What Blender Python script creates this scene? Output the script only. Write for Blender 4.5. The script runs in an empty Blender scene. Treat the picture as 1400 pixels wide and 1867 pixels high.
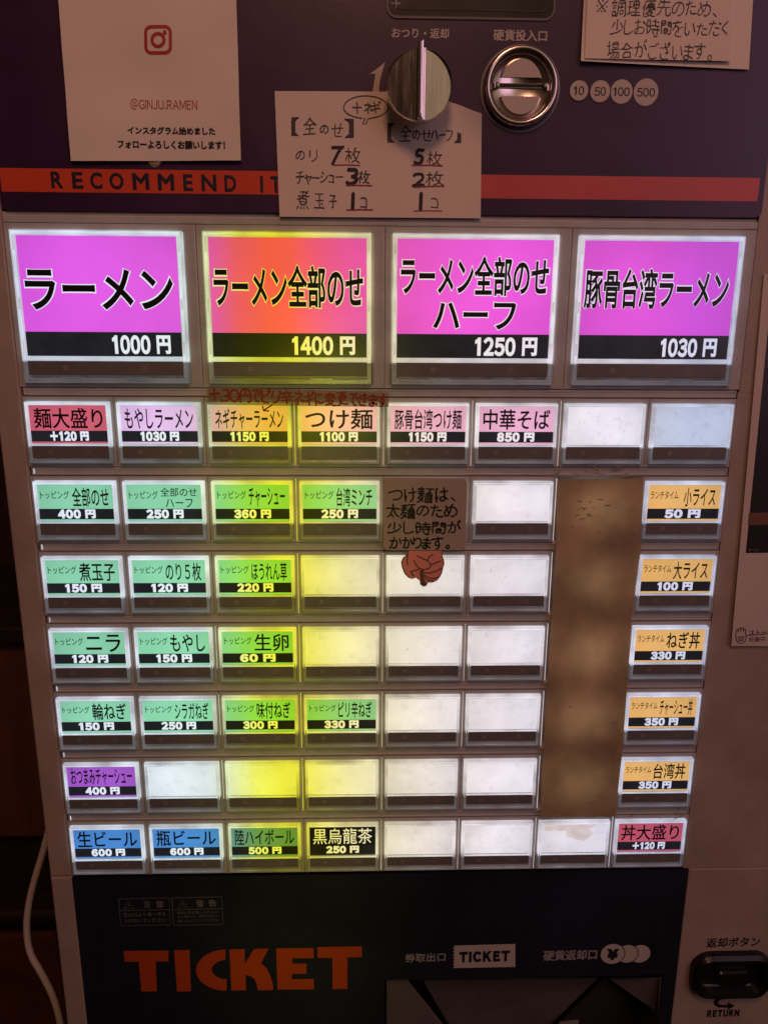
import bpy, bmesh, math, random
from mathutils import Vector, Matrix, noise

scene = bpy.context.scene
COL = scene.collection
random.seed(7)

# ------------------------------------------------------------------ camera, world, lamps, exposure
# Panel frame: u = cm to the right, v = cm up, d = cm out of the machine front.  World: X=u, Y=-d, Z=v (metres)
Z0 = 1.25
RX, RY, RZ = 2.25296102e-01, -2.62414912e-02, -4.09511748e-04
TR = Vector((-16.6236789, -5.07581864, 32.9160689))
FPX, PW, PH = 1300.0, 1400.0, 1867.0

def _rot(rx, ry, rz):
    return (Matrix.Rotation(rz, 3, 'Z') @ Matrix.Rotation(ry, 3, 'Y') @ Matrix.Rotation(rx, 3, 'X'))
ROT = _rot(RX, RY, RZ)
CAMQ = -(ROT.transposed() @ TR)

def W3(u, v, d=0.0):
    return Vector((u / 100.0, -d / 100.0, Z0 + v / 100.0))

def P(px, py, d=0.0):
    """photo point -> (u, v) on the plane d cm in front of the machine face"""
    ray = ROT.transposed() @ Vector(((px - PW / 2) / FPX, (py - PH / 2) / FPX, 1.0))
    s = (-d - CAMQ.z) / ray.z
    q = CAMQ + s * ray
    return (q.x, -q.y)

cam_d = bpy.data.cameras.new('camera')
cam = bpy.data.objects.new('camera', cam_d)
COL.objects.link(cam)
def _q2w(q):
    return Vector((q[0], q[2], -q[1]))
right, down, fwd = _q2w(ROT[0]), _q2w(ROT[1]), _q2w(ROT[2])
m = Matrix((right, -down, -fwd)).transposed().to_4x4()
m.translation = _q2w(CAMQ) / 100.0 + Vector((0, 0, Z0))
cam.matrix_world = m
cam_d.sensor_fit = 'VERTICAL'
cam_d.sensor_height = 24.0
cam_d.lens = FPX / PH * 24.0
cam_d.clip_start = 0.01
cam_d.clip_end = 50
scene.camera = cam

world = bpy.data.worlds.new('World')
scene.world = world
world.use_nodes = True
wn = world.node_tree
bg = wn.nodes['Background']
tc = wn.nodes.new('ShaderNodeTexCoord')
nz = wn.nodes.new('ShaderNodeTexNoise'); nz.inputs['Scale'].default_value = 2.2
rp = wn.nodes.new('ShaderNodeValToRGB')
rp.color_ramp.elements[0].position = 0.38; rp.color_ramp.elements[0].color = (0.010, 0.0045, 0.004, 1)
rp.color_ramp.elements[1].position = 0.72; rp.color_ramp.elements[1].color = (0.085, 0.045, 0.032, 1)
wn.links.new(tc.outputs['Generated'], nz.inputs['Vector'])
wn.links.new(nz.outputs['Fac'], rp.inputs['Fac'])
wn.links.new(rp.outputs['Color'], bg.inputs['Color'])
dp = wn.nodes.new('ShaderNodeVectorMath'); dp.operation = 'DOT_PRODUCT'
wn.links.new(tc.outputs['Generated'], dp.inputs[0]); dp.inputs[1].default_value = Vector((0.62, -0.72, 0.42)).normalized()
lr = wn.nodes.new('ShaderNodeValToRGB')
lr.color_ramp.elements[0].position = 0.80; lr.color_ramp.elements[0].color = (0, 0, 0, 1)
lr.color_ramp.elements[1].position = 0.97; lr.color_ramp.elements[1].color = (0.62, 0.44, 0.28, 1)  # warm bright patch added for the knob to reflect
wn.links.new(dp.outputs['Value'], lr.inputs['Fac'])
ad = wn.nodes.new('ShaderNodeVectorMath'); ad.operation = 'ADD'
wn.links.new(rp.outputs['Color'], ad.inputs[0]); wn.links.new(lr.outputs['Color'], ad.inputs[1])
wn.links.new(ad.outputs['Vector'], bg.inputs['Color'])
bg.inputs['Strength'].default_value = 0.5

def lamp(name, loc, target, sx, sy, power, col, spread=180):
    l = bpy.data.lights.new(name, 'AREA')
    l.shape = 'RECTANGLE'; l.size = sx; l.size_y = sy; l.energy = power; l.color = col
    l.spread = math.radians(spread)
    o = bpy.data.objects.new(name, l); COL.objects.link(o)
    o.location = loc
    o.rotation_euler = (Vector(target) - Vector(loc)).to_track_quat('-Z', 'Y').to_euler()
    return o

# warm ceiling lamp above and in front of the machine, faint mauve room light from the right,
# and an added narrow yellow beam that paints the flicker band on the front
lamp('ceiling_lamp', (0.16, -0.62, 1.95), (0.16, 0, 1.25), 0.20, 0.20, 2.15, (1.0, 0.46, 0.29))
lamp('room_lamp', (1.05, -0.95, 1.65), (0.30, 0, 1.35), 0.5, 0.8, 1.75, (0.77, 0.42, 0.76))
lamp('added_band_light', (0.118, -0.62, 1.085), (0.118, 0, 1.08), 0.07, 0.36, 0.016, (0.80, 0.85, 0.02), 14)

scene.render.engine = 'CYCLES'
scene.cycles.use_denoising = True
scene.cycles.max_bounces = 10
scene.cycles.transmission_bounces = 8
scene.cycles.caustics_refractive = False
scene.cycles.sample_clamp_indirect = 3.0
vs = scene.view_settings
vs.view_transform = 'Standard'
vs.look = 'None'
vs.exposure = 0.0
vs.gamma = 1.0
vs.use_curve_mapping = False

# ------------------------------------------------------------------ materials
def lin(r, g, b):
    f = lambda c: (c / 255 / 12.92) if c / 255 <= 0.04045 else ((c / 255 + 0.055) / 1.055) ** 2.4
    return (f(r), f(g), f(b))

def new_mat(name):
    mt = bpy.data.materials.new(name); mt.use_nodes = True
    nt = mt.node_tree
    return mt, nt, nt.nodes['Principled BSDF']

def solid(name, col, rough=0.5, metal=0.0, bump=0.0, bscale=200.0, vary=0.0, vscale=8.0, spec=0.5, stretch=None):
    mt, nt, b = new_mat(name)
    b.inputs['Base Color'].default_value = (*col, 1)
    b.inputs['Roughness'].default_value = rough
    b.inputs['Metallic'].default_value = metal
    b.inputs['Specular IOR Level'].default_value = spec
    t = nt.nodes.new('ShaderNodeTexCoord')
    src = t.outputs['Object']
    if stretch:
        mp = nt.nodes.new('ShaderNodeMapping'); mp.inputs['Scale'].default_value = stretch
        nt.links.new(src, mp.inputs['Vector']); src = mp.outputs['Vector']
    if vary:
        n = nt.nodes.new('ShaderNodeTexNoise'); n.inputs['Scale'].default_value = vscale; n.inputs['Detail'].default_value = 6
        n.inputs['Roughness'].default_value = 0.65
        nt.links.new(src, n.inputs['Vector'])
        r = nt.nodes.new('ShaderNodeMapRange')
        r.inputs['From Min'].default_value = 0.3; r.inputs['From Max'].default_value = 0.7
        r.inputs['To Min'].default_value = 1 - vary; r.inputs['To Max'].default_value = 1 + vary * 0.5
        nt.links.new(n.outputs['Fac'], r.inputs['Value'])
        mx = nt.nodes.new('ShaderNodeVectorMath'); mx.operation = 'SCALE'
        mx.inputs[0].default_value = col
        nt.links.new(r.outputs['Result'], mx.inputs['Scale'])
        nt.links.new(mx.outputs['Vector'], b.inputs['Base Color'])
        rr = nt.nodes.new('ShaderNodeMapRange')
        rr.inputs['To Min'].default_value = max(0.03, rough - 0.12); rr.inputs['To Max'].default_value = min(1, rough + 0.12)
        nt.links.new(n.outputs['Fac'], rr.inputs['Value'])
        nt.links.new(rr.outputs['Result'], b.inputs['Roughness'])
    if bump:
        n2 = nt.nodes.new('ShaderNodeTexNoise'); n2.inputs['Scale'].default_value = bscale; n2.inputs['Detail'].default_value = 3
        nt.links.new(src, n2.inputs['Vector'])
        bp = nt.nodes.new('ShaderNodeBump'); bp.inputs['Strength'].default_value = bump; bp.inputs['Distance'].default_value = 0.001
        nt.links.new(n2.outputs['Fac'], bp.inputs['Height'])
        nt.links.new(bp.outputs['Normal'], b.inputs['Normal'])
    return mt

STOPS = [(-2, (.72, .77, .94)), (5, (.74, .84, .91)), (7.6, (.75, .86, .86)), (8.4, (.77, .88, .54)), (9.2, (.79, .88, .30)), (10.0, (.82, .87, .10)),
         (11.4, (.86, .85, .030)), (12.4, (.88, .84, .045)), (13.3, (.88, .83, .15)), (14.7, (.86, .79, .34)), (16.3, (.87, .80, .50)), (17.4, (.84, .77, .60)), (20, (.82, .76, .75)),
         (24, (.81, .76, .84)), (28.5, (.77, .75, .86)), (31, (.60, .64, .82)), (36, (.58, .62, .82))]
U0, U1 = -2.0, 36.0

def backlight(nt):
    """light of the lamps inside the machine: the yellow flicker band is painted into their colour"""
    g = nt.nodes.new('ShaderNodeNewGeometry')
    s = nt.nodes.new('ShaderNodeSeparateXYZ')
    nt.links.new(g.outputs['Position'], s.inputs[0])
    r = nt.nodes.new('ShaderNodeMapRange')
    r.inputs['From Min'].default_value = U0 / 100; r.inputs['From Max'].default_value = U1 / 100
    nt.links.new(s.outputs['X'], r.inputs['Value'])
    cr = nt.nodes.new('ShaderNodeValToRGB')
    cr.color_ramp.interpolation = 'LINEAR'
    els = cr.color_ramp.elements
    for i, (u, c) in enumerate(STOPS):
        pos = (u - U0) / (U1 - U0)
        e = els[i] if i < 2 else els.new(pos)
        e.position = pos
        e.color = (*c, 1)
    nt.links.new(r.outputs['Result'], cr.inputs['Fac'])
    return cr.outputs['Color'], g.outputs['Position']

def lit(name, col, strength=1.0, mottle=0.06, mscale=40.0, grime=0.0, rough=0.25, base=None, spot=None):
    """backlit print: emission = lamp light through the ink"""
    mt, nt, b = new_mat(name)
    bl, pos = backlight(nt)
    mx = nt.nodes.new('ShaderNodeVectorMath'); mx.operation = 'MULTIPLY'
    nt.links.new(bl, mx.inputs[0]); mx.inputs[1].default_value = col
    n = nt.nodes.new('ShaderNodeTexNoise'); n.inputs['Scale'].default_value = mscale; n.inputs['Detail'].default_value = 2
    nt.links.new(pos, n.inputs['Vector'])
    r = nt.nodes.new('ShaderNodeMapRange')
    r.inputs['From Min'].default_value = 0.3; r.inputs['From Max'].default_value = 0.7
    r.inputs['To Min'].default_value = strength * (1 - mottle); r.inputs['To Max'].default_value = strength * (1 + mottle)
    nt.links.new(n.outputs['Fac'], r.inputs['Value'])
    fac = r.outputs['Result']
    if grime:
        g = nt.nodes.new('ShaderNodeTexNoise'); g.inputs['Scale'].default_value = 260; g.inputs['Detail'].default_value = 8
        g.inputs['Roughness'].default_value = 0.75
        nt.links.new(pos, g.inputs['Vector'])
        g2 = nt.nodes.new('ShaderNodeMapRange')
        g2.inputs['From Min'].default_value = 0.28; g2.inputs['From Max'].default_value = 0.47
        g2.inputs['To Min'].default_value = 1 - grime; g2.inputs['To Max'].default_value = 1
        nt.links.new(g.outputs['Fac'], g2.inputs['Value'])
        mm = nt.nodes.new('ShaderNodeMath'); mm.operation = 'MULTIPLY'
        nt.links.new(fac, mm.inputs[0]); nt.links.new(g2.outputs['Result'], mm.inputs[1]); fac = mm.outputs[0]
    def math_(op, a, c):
        q = nt.nodes.new('ShaderNodeMath'); q.operation = op
        for k_, x in ((0, a), (1, c)):
            if isinstance(x, (int, float)): q.inputs[k_].default_value = x
            else: nt.links.new(x, q.inputs[k_])
        return q.outputs[0]
    if spot:      # the lamp sits behind the middle of a cap of this size (cm): brightest there
        tco = nt.nodes.new('ShaderNodeTexCoord'); sx = nt.nodes.new('ShaderNodeSeparateXYZ')
        nt.links.new(tco.outputs['Object'], sx.inputs[0])
        X = math_('MULTIPLY', math_('SUBTRACT', sx.outputs['X'], spot[0] / 200), 200 / spot[0])
        Zz = math_('MULTIPLY', math_('ADD', sx.outputs['Z'], spot[1] * .55 / 100), 100 / (spot[1] * .5))
        e2 = math_('ADD', math_('MULTIPLY', math_('MULTIPLY', X, X), .15), math_('MULTIPLY', math_('MULTIPLY', Zz, Zz), .10))
        fac = math_('MULTIPLY', fac, math_('SUBTRACT', 1.06, e2))
        oi = nt.nodes.new('ShaderNodeObjectInfo')
        fac = math_('MULTIPLY', fac, math_('ADD', .90, math_('MULTIPLY', oi.outputs['Random'], .14)))
    b.inputs['Base Color'].default_value = (*(base or tuple(c * 0.25 for c in col)), 1)
    b.inputs['Roughness'].default_value = rough
    nt.links.new(mx.outputs['Vector'], b.inputs['Emission Color'])
    nt.links.new(fac, b.inputs['Emission Strength'])
    return mt

M = {}
M['beige'] = solid('beige plastic', (0.40, 0.31, 0.25), 0.5, bump=0.05, bscale=900, vary=0.20, vscale=22)
M['beige_glow_worn'] = solid('worn beige plastic with painted glow', (0.47, 0.455, 0.43), 0.45, bump=0.06, bscale=700, vary=0.22, vscale=30)  # paler grey base paints in the buttons' glow; the noise is wear
M['navy'] = solid('navy panel', (0.046, 0.016, 0.058), 0.36, vary=0.45, vscale=11, bump=0.03, bscale=300)
M['navy_low'] = solid('navy lower panel', (0.012, 0.014, 0.026), 0.40, vary=0.4, vscale=14, bump=0.03, bscale=200)
M['black'] = solid('black plastic', (0.006, 0.005, 0.006), 0.3, vary=0.2, vscale=40)
M['dark_grey'] = solid('dark grey plastic', (0.04, 0.034, 0.034), 0.4, vary=0.2, vscale=30)
M['smoke'] = solid('smoky grey plastic', (0.13, 0.105, 0.10), 0.3, vary=0.25, vscale=25)
M['orange'] = solid('orange stripe', (0.68, 0.075, 0.030), 0.4, vary=0.10, vscale=20)
M['red_stripe'] = solid('red stripe', (0.60, 0.095, 0.090), 0.4, vary=0.10, vscale=20)
M['orange_sign'] = solid('orange lettering', (0.44, 0.055, 0.007), 0.45, vary=0.08, vscale=20)
M['ink_navy'] = solid('navy ink', (0.012, 0.008, 0.025), 0.5)
M['ink_grey'] = solid('pale grey ink', (0.30, 0.28, 0.27), 0.5)
M['ink_faint'] = solid('faint grey ink', (0.12, 0.11, 0.11), 0.5)
M['ink_cream'] = solid('cream ink', (0.50, 0.44, 0.38), 0.5)
M['ink_black'] = solid('black ink', (0.006, 0.006, 0.010), 0.45)
M['pencil'] = solid('pencil lead', (0.05, 0.042, 0.045), 0.5)
M['pen'] = solid('dark violet pen', (0.018, 0.012, 0.03), 0.45)
M['ink_red'] = solid('red pen', (0.35, 0.02, 0.02), 0.5)
M['marker_red'] = solid('red marker', (0.27, 0.010, 0.012), 0.5)
M['print_red'] = solid('red print', (0.45, 0.035, 0.035), 0.5)
M['paper'] = solid('paper', (0.78, 0.70, 0.61), 0.75, bump=0.5, bscale=22, vary=0.08, vscale=10)
M['paper_warm'] = solid('note paper', (0.76, 0.66, 0.56), 0.75, bump=0.4, bscale=22, vary=0.10, vscale=12)
M['poster_paper'] = solid('poster paper', (0.62, 0.52, 0.45), 0.6, bump=0.08, bscale=60, vary=0.08, vscale=12)
M['residue'] = solid('old glue', (0.50, 0.44, 0.37), 0.6, vary=0.3, vscale=60)
M['kraft'] = solid('brown kraft card', (0.42, 0.34, 0.27), 0.7, bump=0.06, bscale=300, vary=0.08, vscale=20)
M['fist_red'] = solid('red sticker', (0.86, 0.31, 0.24), 0.5, vary=0.15, vscale=50)
M['fist_dark'] = solid('dark outline', (0.15, 0.07, 0.06), 0.5)
M['chrome'] = solid('polished steel', (0.78, 0.72, 0.65), 0.17, 1.0, vary=0.10, vscale=60, bump=0.035, bscale=90, stretch=(9, 9, 1))
M['chrome_soft'] = solid('satin steel', (0.72, 0.64, 0.57), 0.22, 1.0, vary=0.12, vscale=60)
M['brass'] = solid('brass', (0.80, 0.62, 0.40), 0.35, 0.6)
M['brown_strip'] = solid('sold-out window', (0.17, 0.155, 0.15), 0.35, vary=0.2, vscale=35)
M['brown_mark'] = solid('sold-out mark', (0.23, 0.20, 0.19), 0.4)
M['wall'] = solid('dark wall', (0.035, 0.014, 0.008), 0.8, vary=0.3, vscale=4)
M['wood'] = solid('dark stained wood', (0.13, 0.045, 0.022), 0.5, vary=0.35, vscale=6, stretch=(12, 12, 1.2), bump=0.1, bscale=30)
M['wood_black'] = solid('blackened wood', (0.020, 0.010, 0.008), 0.6, vary=0.4, vscale=6, stretch=(12, 1.2, 12))
M['floor'] = solid('dark floor', (0.03, 0.016, 0.011), 0.6, vary=0.3, vscale=5)
M['cable'] = solid('white cable sheath', (0.72, 0.62, 0.56), 0.45, vary=0.1, vscale=20)
M['photo_black'] = solid('dark print', (0.012, 0.008, 0.012), 0.35, vary=0.5, vscale=40)
M['photo_brown'] = solid('brown print', (0.16, 0.07, 0.035), 0.4, vary=0.3, vscale=30)
M['photo_rust'] = solid('rust print', (0.10, 0.03, 0.015), 0.4, vary=0.4, vscale=40)

WHITE = (1.0, 1.0, 1.0)
INK = {
    'magenta': lit('magenta card', (.95, .128, .84), 0.95, 0.08, 30, spot=(7.48, 5.4)),
    'pink': lit('pink card', (.98, .55, .74), 0.95, 0.05, 60, spot=(3.84, 2.0)),
    'lavender': lit('lavender card', (.98, .60, .92), 0.92, 0.05, 60, spot=(3.84, 2.0)),
    'rose': lit('rose card', (.86, .15, .20), 0.85, 0.05, 60, spot=(3.84, 2.0)),
    'green': lit('green card', (.335, .79, .46), 0.95, 0.05, 60, spot=(3.84, 2.0)),
    'orange': lit('orange card', (1.12, .62, .17), 1.0, 0.05, 60, spot=(3.84, 2.0)),
    'purple': lit('purple card', (.50, .13, .66), 0.9, 0.05, 60, spot=(3.84, 2.0)),
    'blue': lit('blue card', (.09, .30, .68), 0.95, 0.05, 60, spot=(3.84, 2.0)),
    'teal': lit('teal card', (.17, .36, .50), 0.9, 0.05, 60, spot=(3.84, 2.0)),
    'black': lit('black card', (.012, .011, .012), 1.0, 0.1, 60),
    'white': lit('white card', (1, 1, 1), 0.97, 0.09, 50, grime=0.18, spot=(3.84, 2.0)),
    'white_blue': lit('dim blank card', (.86, .95, 1.0), 0.92, 0.07, 50, grime=0.2, spot=(3.84, 2.0)),
    'plate': lit('light plate', (1, 1, 1), 0.60, 0.22, 70),
    'dim': lit('light bleed plate', (.95, .85, .80), 0.05, 0.35, 160, base=(.3, .25, .22)),  # weak emission stands in for light bleeding inside the cap
    'leak': lit('leak glow', (1, 1, 1), 0.75, 0.3, 90),
    'strip': lit('price strip', (.017, .016, .018), 1.0, 0.2, 90),
    'text_white': lit('white lettering', (1, 1, 1), 0.96, 0.02, 60),
}
M['text_dark'] = solid('dark lettering', (0.012, 0.008, 0.014), 0.4)
M['text_dim'] = solid('thin dark lettering', (0.03, 0.045, 0.035), 0.4)
M['speck'] = lit('dust specks', (.42, .38, .34), 0.9, 0.2, 300)
M['patch'] = lit('yellowed tape scraps', (.86, .78, .69), 0.88, 0.1, 200)

def acrylic(name, lit_to, glow=0.12, low=0.03):
    """clear acrylic; piped lamp light is painted as emission, fainter below the lamp plate"""
    mt, nt, b = new_mat(name)
    b.inputs['Base Color'].default_value = (0.93, 0.93, 0.95, 1) if glow < .2 else (.32, .30, .30, 1)
    b.inputs['Roughness'].default_value = 0.20
    b.inputs['IOR'].default_value = 1.42
    b.inputs['Transmission Weight'].default_value = 0.92 if glow < .2 else 0.0
    t = nt.nodes.new('ShaderNodeTexCoord')
    n = nt.nodes.new('ShaderNodeTexNoise'); n.inputs['Scale'].default_value = 300; n.inputs['Detail'].default_value = 3
    nt.links.new(t.outputs['Object'], n.inputs['Vector'])
    bp = nt.nodes.new('ShaderNodeBump'); bp.inputs['Strength'].default_value = 0.03; bp.inputs['Distance'].default_value = 0.0008
    nt.links.new(n.outputs['Fac'], bp.inputs['Height']); nt.links.new(bp.outputs['Normal'], b.inputs['Normal'])
    bl, pos = backlight(nt)
    nt.links.new(bl, b.inputs['Emission Color'])
    s_ = nt.nodes.new('ShaderNodeSeparateXYZ'); nt.links.new(t.outputs['Object'], s_.inputs[0])
    r = nt.nodes.new('ShaderNodeMapRange')
    r.inputs['From Min'].default_value = -(lit_to + .10) / 100; r.inputs['From Max'].default_value = -(lit_to) / 100
    r.inputs['To Min'].default_value = low; r.inputs['To Max'].default_value = glow
    nt.links.new(s_.outputs['Z'], r.inputs['Value'])
    w = nt.nodes.new('ShaderNodeTexNoise'); w.inputs['Scale'].default_value = 55; w.inputs['Detail'].default_value = 2
    nt.links.new(pos, w.inputs['Vector'])
    r2 = nt.nodes.new('ShaderNodeMapRange'); r2.inputs['From Min'].default_value = .3; r2.inputs['From Max'].default_value = .7
    r2.inputs['To Min'].default_value = 0.6; r2.inputs['To Max'].default_value = 1.4
    nt.links.new(w.outputs['Fac'], r2.inputs['Value'])
    mm = nt.nodes.new('ShaderNodeMath'); mm.operation = 'MULTIPLY'
    nt.links.new(r.outputs['Result'], mm.inputs[0]); nt.links.new(r2.outputs['Result'], mm.inputs[1])
    nt.links.new(mm.outputs[0], b.inputs['Emission Strength'])
    return mt
M['acrylic_small'] = acrylic('clear acrylic of the small caps', 2.86 * .712)
M['edge_small'] = acrylic('glowing acrylic edges of the small caps', 2.86 * .712, 0.60, 0.055)
M['edge_big'] = acrylic('glowing acrylic edges of the large caps', 6.64 * .845, 0.56, 0.055)
M['acrylic_big'] = acrylic('clear acrylic of the large caps', 6.64 * .845)

def sheet(name, col, transl, transp=0.0, vary=0.2, vscale=20, tcol=None):
    mt = bpy.data.materials.new(name); mt.use_nodes = True
    nt = mt.node_tree; nt.nodes.remove(nt.nodes['Principled BSDF'])
    out = nt.nodes['Material Output']
    t = nt.nodes.new('ShaderNodeTexCoord')
    n = nt.nodes.new('ShaderNodeTexNoise'); n.inputs['Scale'].default_value = vscale; n.inputs['Detail'].default_value = 7
    nt.links.new(t.outputs['Object'], n.inputs['Vector'])
    r = nt.nodes.new('ShaderNodeMapRange'); r.inputs['From Min'].default_value = .3; r.inputs['From Max'].default_value = .7
    r.inputs['To Min'].default_value = 1 - vary; r.inputs['To Max'].default_value = 1 + vary
    nt.links.new(n.outputs['Fac'], r.inputs['Value'])
    mx = nt.nodes.new('ShaderNodeVectorMath'); mx.operation = 'SCALE'; mx.inputs[0].default_value = col
    nt.links.new(r.outputs['Result'], mx.inputs['Scale'])
    bp = nt.nodes.new('ShaderNodeBump'); bp.inputs['Strength'].default_value = 0.7; bp.inputs['Distance'].default_value = 0.001
    nt.links.new(n.outputs['Fac'], bp.inputs['Height'])
    d = nt.nodes.new('ShaderNodeBsdfPrincipled'); d.inputs['Roughness'].default_value = 0.45
    nt.links.new(mx.outputs['Vector'], d.inputs['Base Color']); nt.links.new(bp.outputs['Normal'], d.inputs['Normal'])
    tl = nt.nodes.new('ShaderNodeBsdfTranslucent'); 
    if tcol:
        m3 = nt.nodes.new('ShaderNodeVectorMath'); m3.operation = 'SCALE'; m3.inputs[0].default_value = tcol
        nt.links.new(r.outputs['Result'], m3.inputs['Scale']); nt.links.new(m3.outputs['Vector'], tl.inputs['Color'])
    else:
        nt.links.new(mx.outputs['Vector'], tl.inputs['Color'])
    m1 = nt.nodes.new('ShaderNodeMixShader'); m1.inputs[0].default_value = transl
    nt.links.new(d.outputs[0], m1.inputs[1]); nt.links.new(tl.outputs[0], m1.inputs[2])
    last = m1
    if transp:
        tp = nt.nodes.new('ShaderNodeBsdfTransparent'); tp.inputs['Color'].default_value = (0.92, 0.84, 0.78, 1)
        m2 = nt.nodes.new('ShaderNodeMixShader'); m2.inputs[0].default_value = transp
        nt.links.new(m1.outputs[0], m2.inputs[1]); nt.links.new(tp.outputs[0], m2.inputs[2]); last = m2
    nt.links.new(last.outputs[0], out.inputs['Surface'])
    return mt
M['vinyl'] = sheet('brown vinyl sheet', (0.44, 0.29, 0.19), 0.31, 0.0, 0.42, 34, (0.72, 0.47, 0.19))
M['clear_tape'] = sheet('clear brownish tape', (0.36, 0.27, 0.21), 0.0, 0.55, 0.2, 40)

# ------------------------------------------------------------------ mesh builder
_glyph = {}
def wide(t):
    return ''.join(chr(ord(c) + 0xFEE0) if 33 <= ord(c) <= 126 else c for c in t)
def set_line(t, weight, gap=0.10):
    """letters set one by one in the sans face, digits on one width"""
    vs_, fs_ = [], []; x = 0.0
    for ch in t:
        if ch == ' ':
            x += 0.36; continue
        if ch == '1':      # a plain flagged stroke
            q = [(.17, 0), (.29, 0), (.29, .735), (.205, .735), (.16, .66), (.03, .60), (.03, .51), (.17, .555)]
            g_ = weight
            q = [(.17 - g_, -g_), (.29 + g_, -g_), (.29 + g_, .735 + g_), (.20 - g_, .735 + g_), (.15 - g_, .665 + g_), (.03 - g_, .61 + g_), (.03 - g_, .51 - g_ * .5), (.17 - g_, .555 - g_ * .5)]
            V, Fc, (a0, b0, a1, b1) = [(X, Y, 1.0) for X, Y in q], [tuple(range(8))], (.03 - g_, -g_, .29 + g_, .735 + g_)
        elif ch == 'I':
            g_ = weight
            V, Fc, (a0, b0, a1, b1) = [(-g_, -g_, 1.0), (.10 + g_, -g_, 1.0), (.10 + g_, .735 + g_, 1.0), (-g_, .735 + g_, 1.0)], [(0, 1, 2, 3)], (-g_, -g_, .10 + g_, .735 + g_)
        else:
            V, Fc, (a0, b0, a1, b1) = glyphs(wide(ch), weight)
        w_ = a1 - a0
        cell = 0.50 + 2 * weight if ch.isdigit() else w_
        if ch == '1': cell = .44 + 2 * weight
        ox = x + (cell - w_) / 2 - a0
        if ch == '1': ox = x + (cell - w_) / 2 - a0 - 0.02
        k = len(vs_)
        yo = -(b0 + weight) if ch == '円' else 0
        sy = 0.88 if ch == '円' else 1
        vs_ += [(X + ox, (Y + yo) * sy, Z) for X, Y, Z in V]
        fs_ += [tuple(i + k for i in f) for f in Fc]
        x += cell + (gap if not ch.isdigit() else gap * 0.75)
    xs = [v[0] for v in vs_]; ys = [v[1] for v in vs_]
    return vs_, fs_, (min(xs), min(ys), max(xs), max(ys))
def glyphs(s, weight=0.0):
    """outline of a line of lettering, thickened by WEIGHT em: verts in em, faces, bounds"""
    k = (s, round(weight, 4))
    if k not in _glyph:
        c = bpy.data.curves.new('lettering', 'FONT')
        c.body = s; c.size = 1; c.resolution_u = 4
        if weight > 0:
            c.bevel_depth = weight; c.bevel_resolution = 0
        elif weight < 0:
            c.offset = weight
        o = bpy.data.objects.new('lettering', c); COL.objects.link(o)
        bpy.context.view_layer.update()
        me = bpy.data.meshes.new_from_object(o.evaluated_get(bpy.context.evaluated_depsgraph_get()))
        vs_ = [tuple(v.co) for v in me.vertices]
        fs_ = [tuple(p.vertices) for p in me.polygons]
        if weight > 0:     # keep the outward half only
            keep = [f for f in fs_ if sum(vs_[i][2] for i in f) / len(f) > -weight * 0.02]
            fs_ = keep
        xs = [v[0] for v in vs_]; ys = [v[1] for v in vs_]
        zm = max([v[2] for v in vs_] + [1e-9])
        vs_ = [(v[0], v[1], (v[2] / zm if weight > 0 else 1.0)) for v in vs_]
        _glyph[k] = (vs_, fs_, (min(xs), min(ys), max(xs), max(ys)))
        bpy.data.objects.remove(o); bpy.data.curves.remove(c); bpy.data.meshes.remove(me)
    return _glyph[k]

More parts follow.
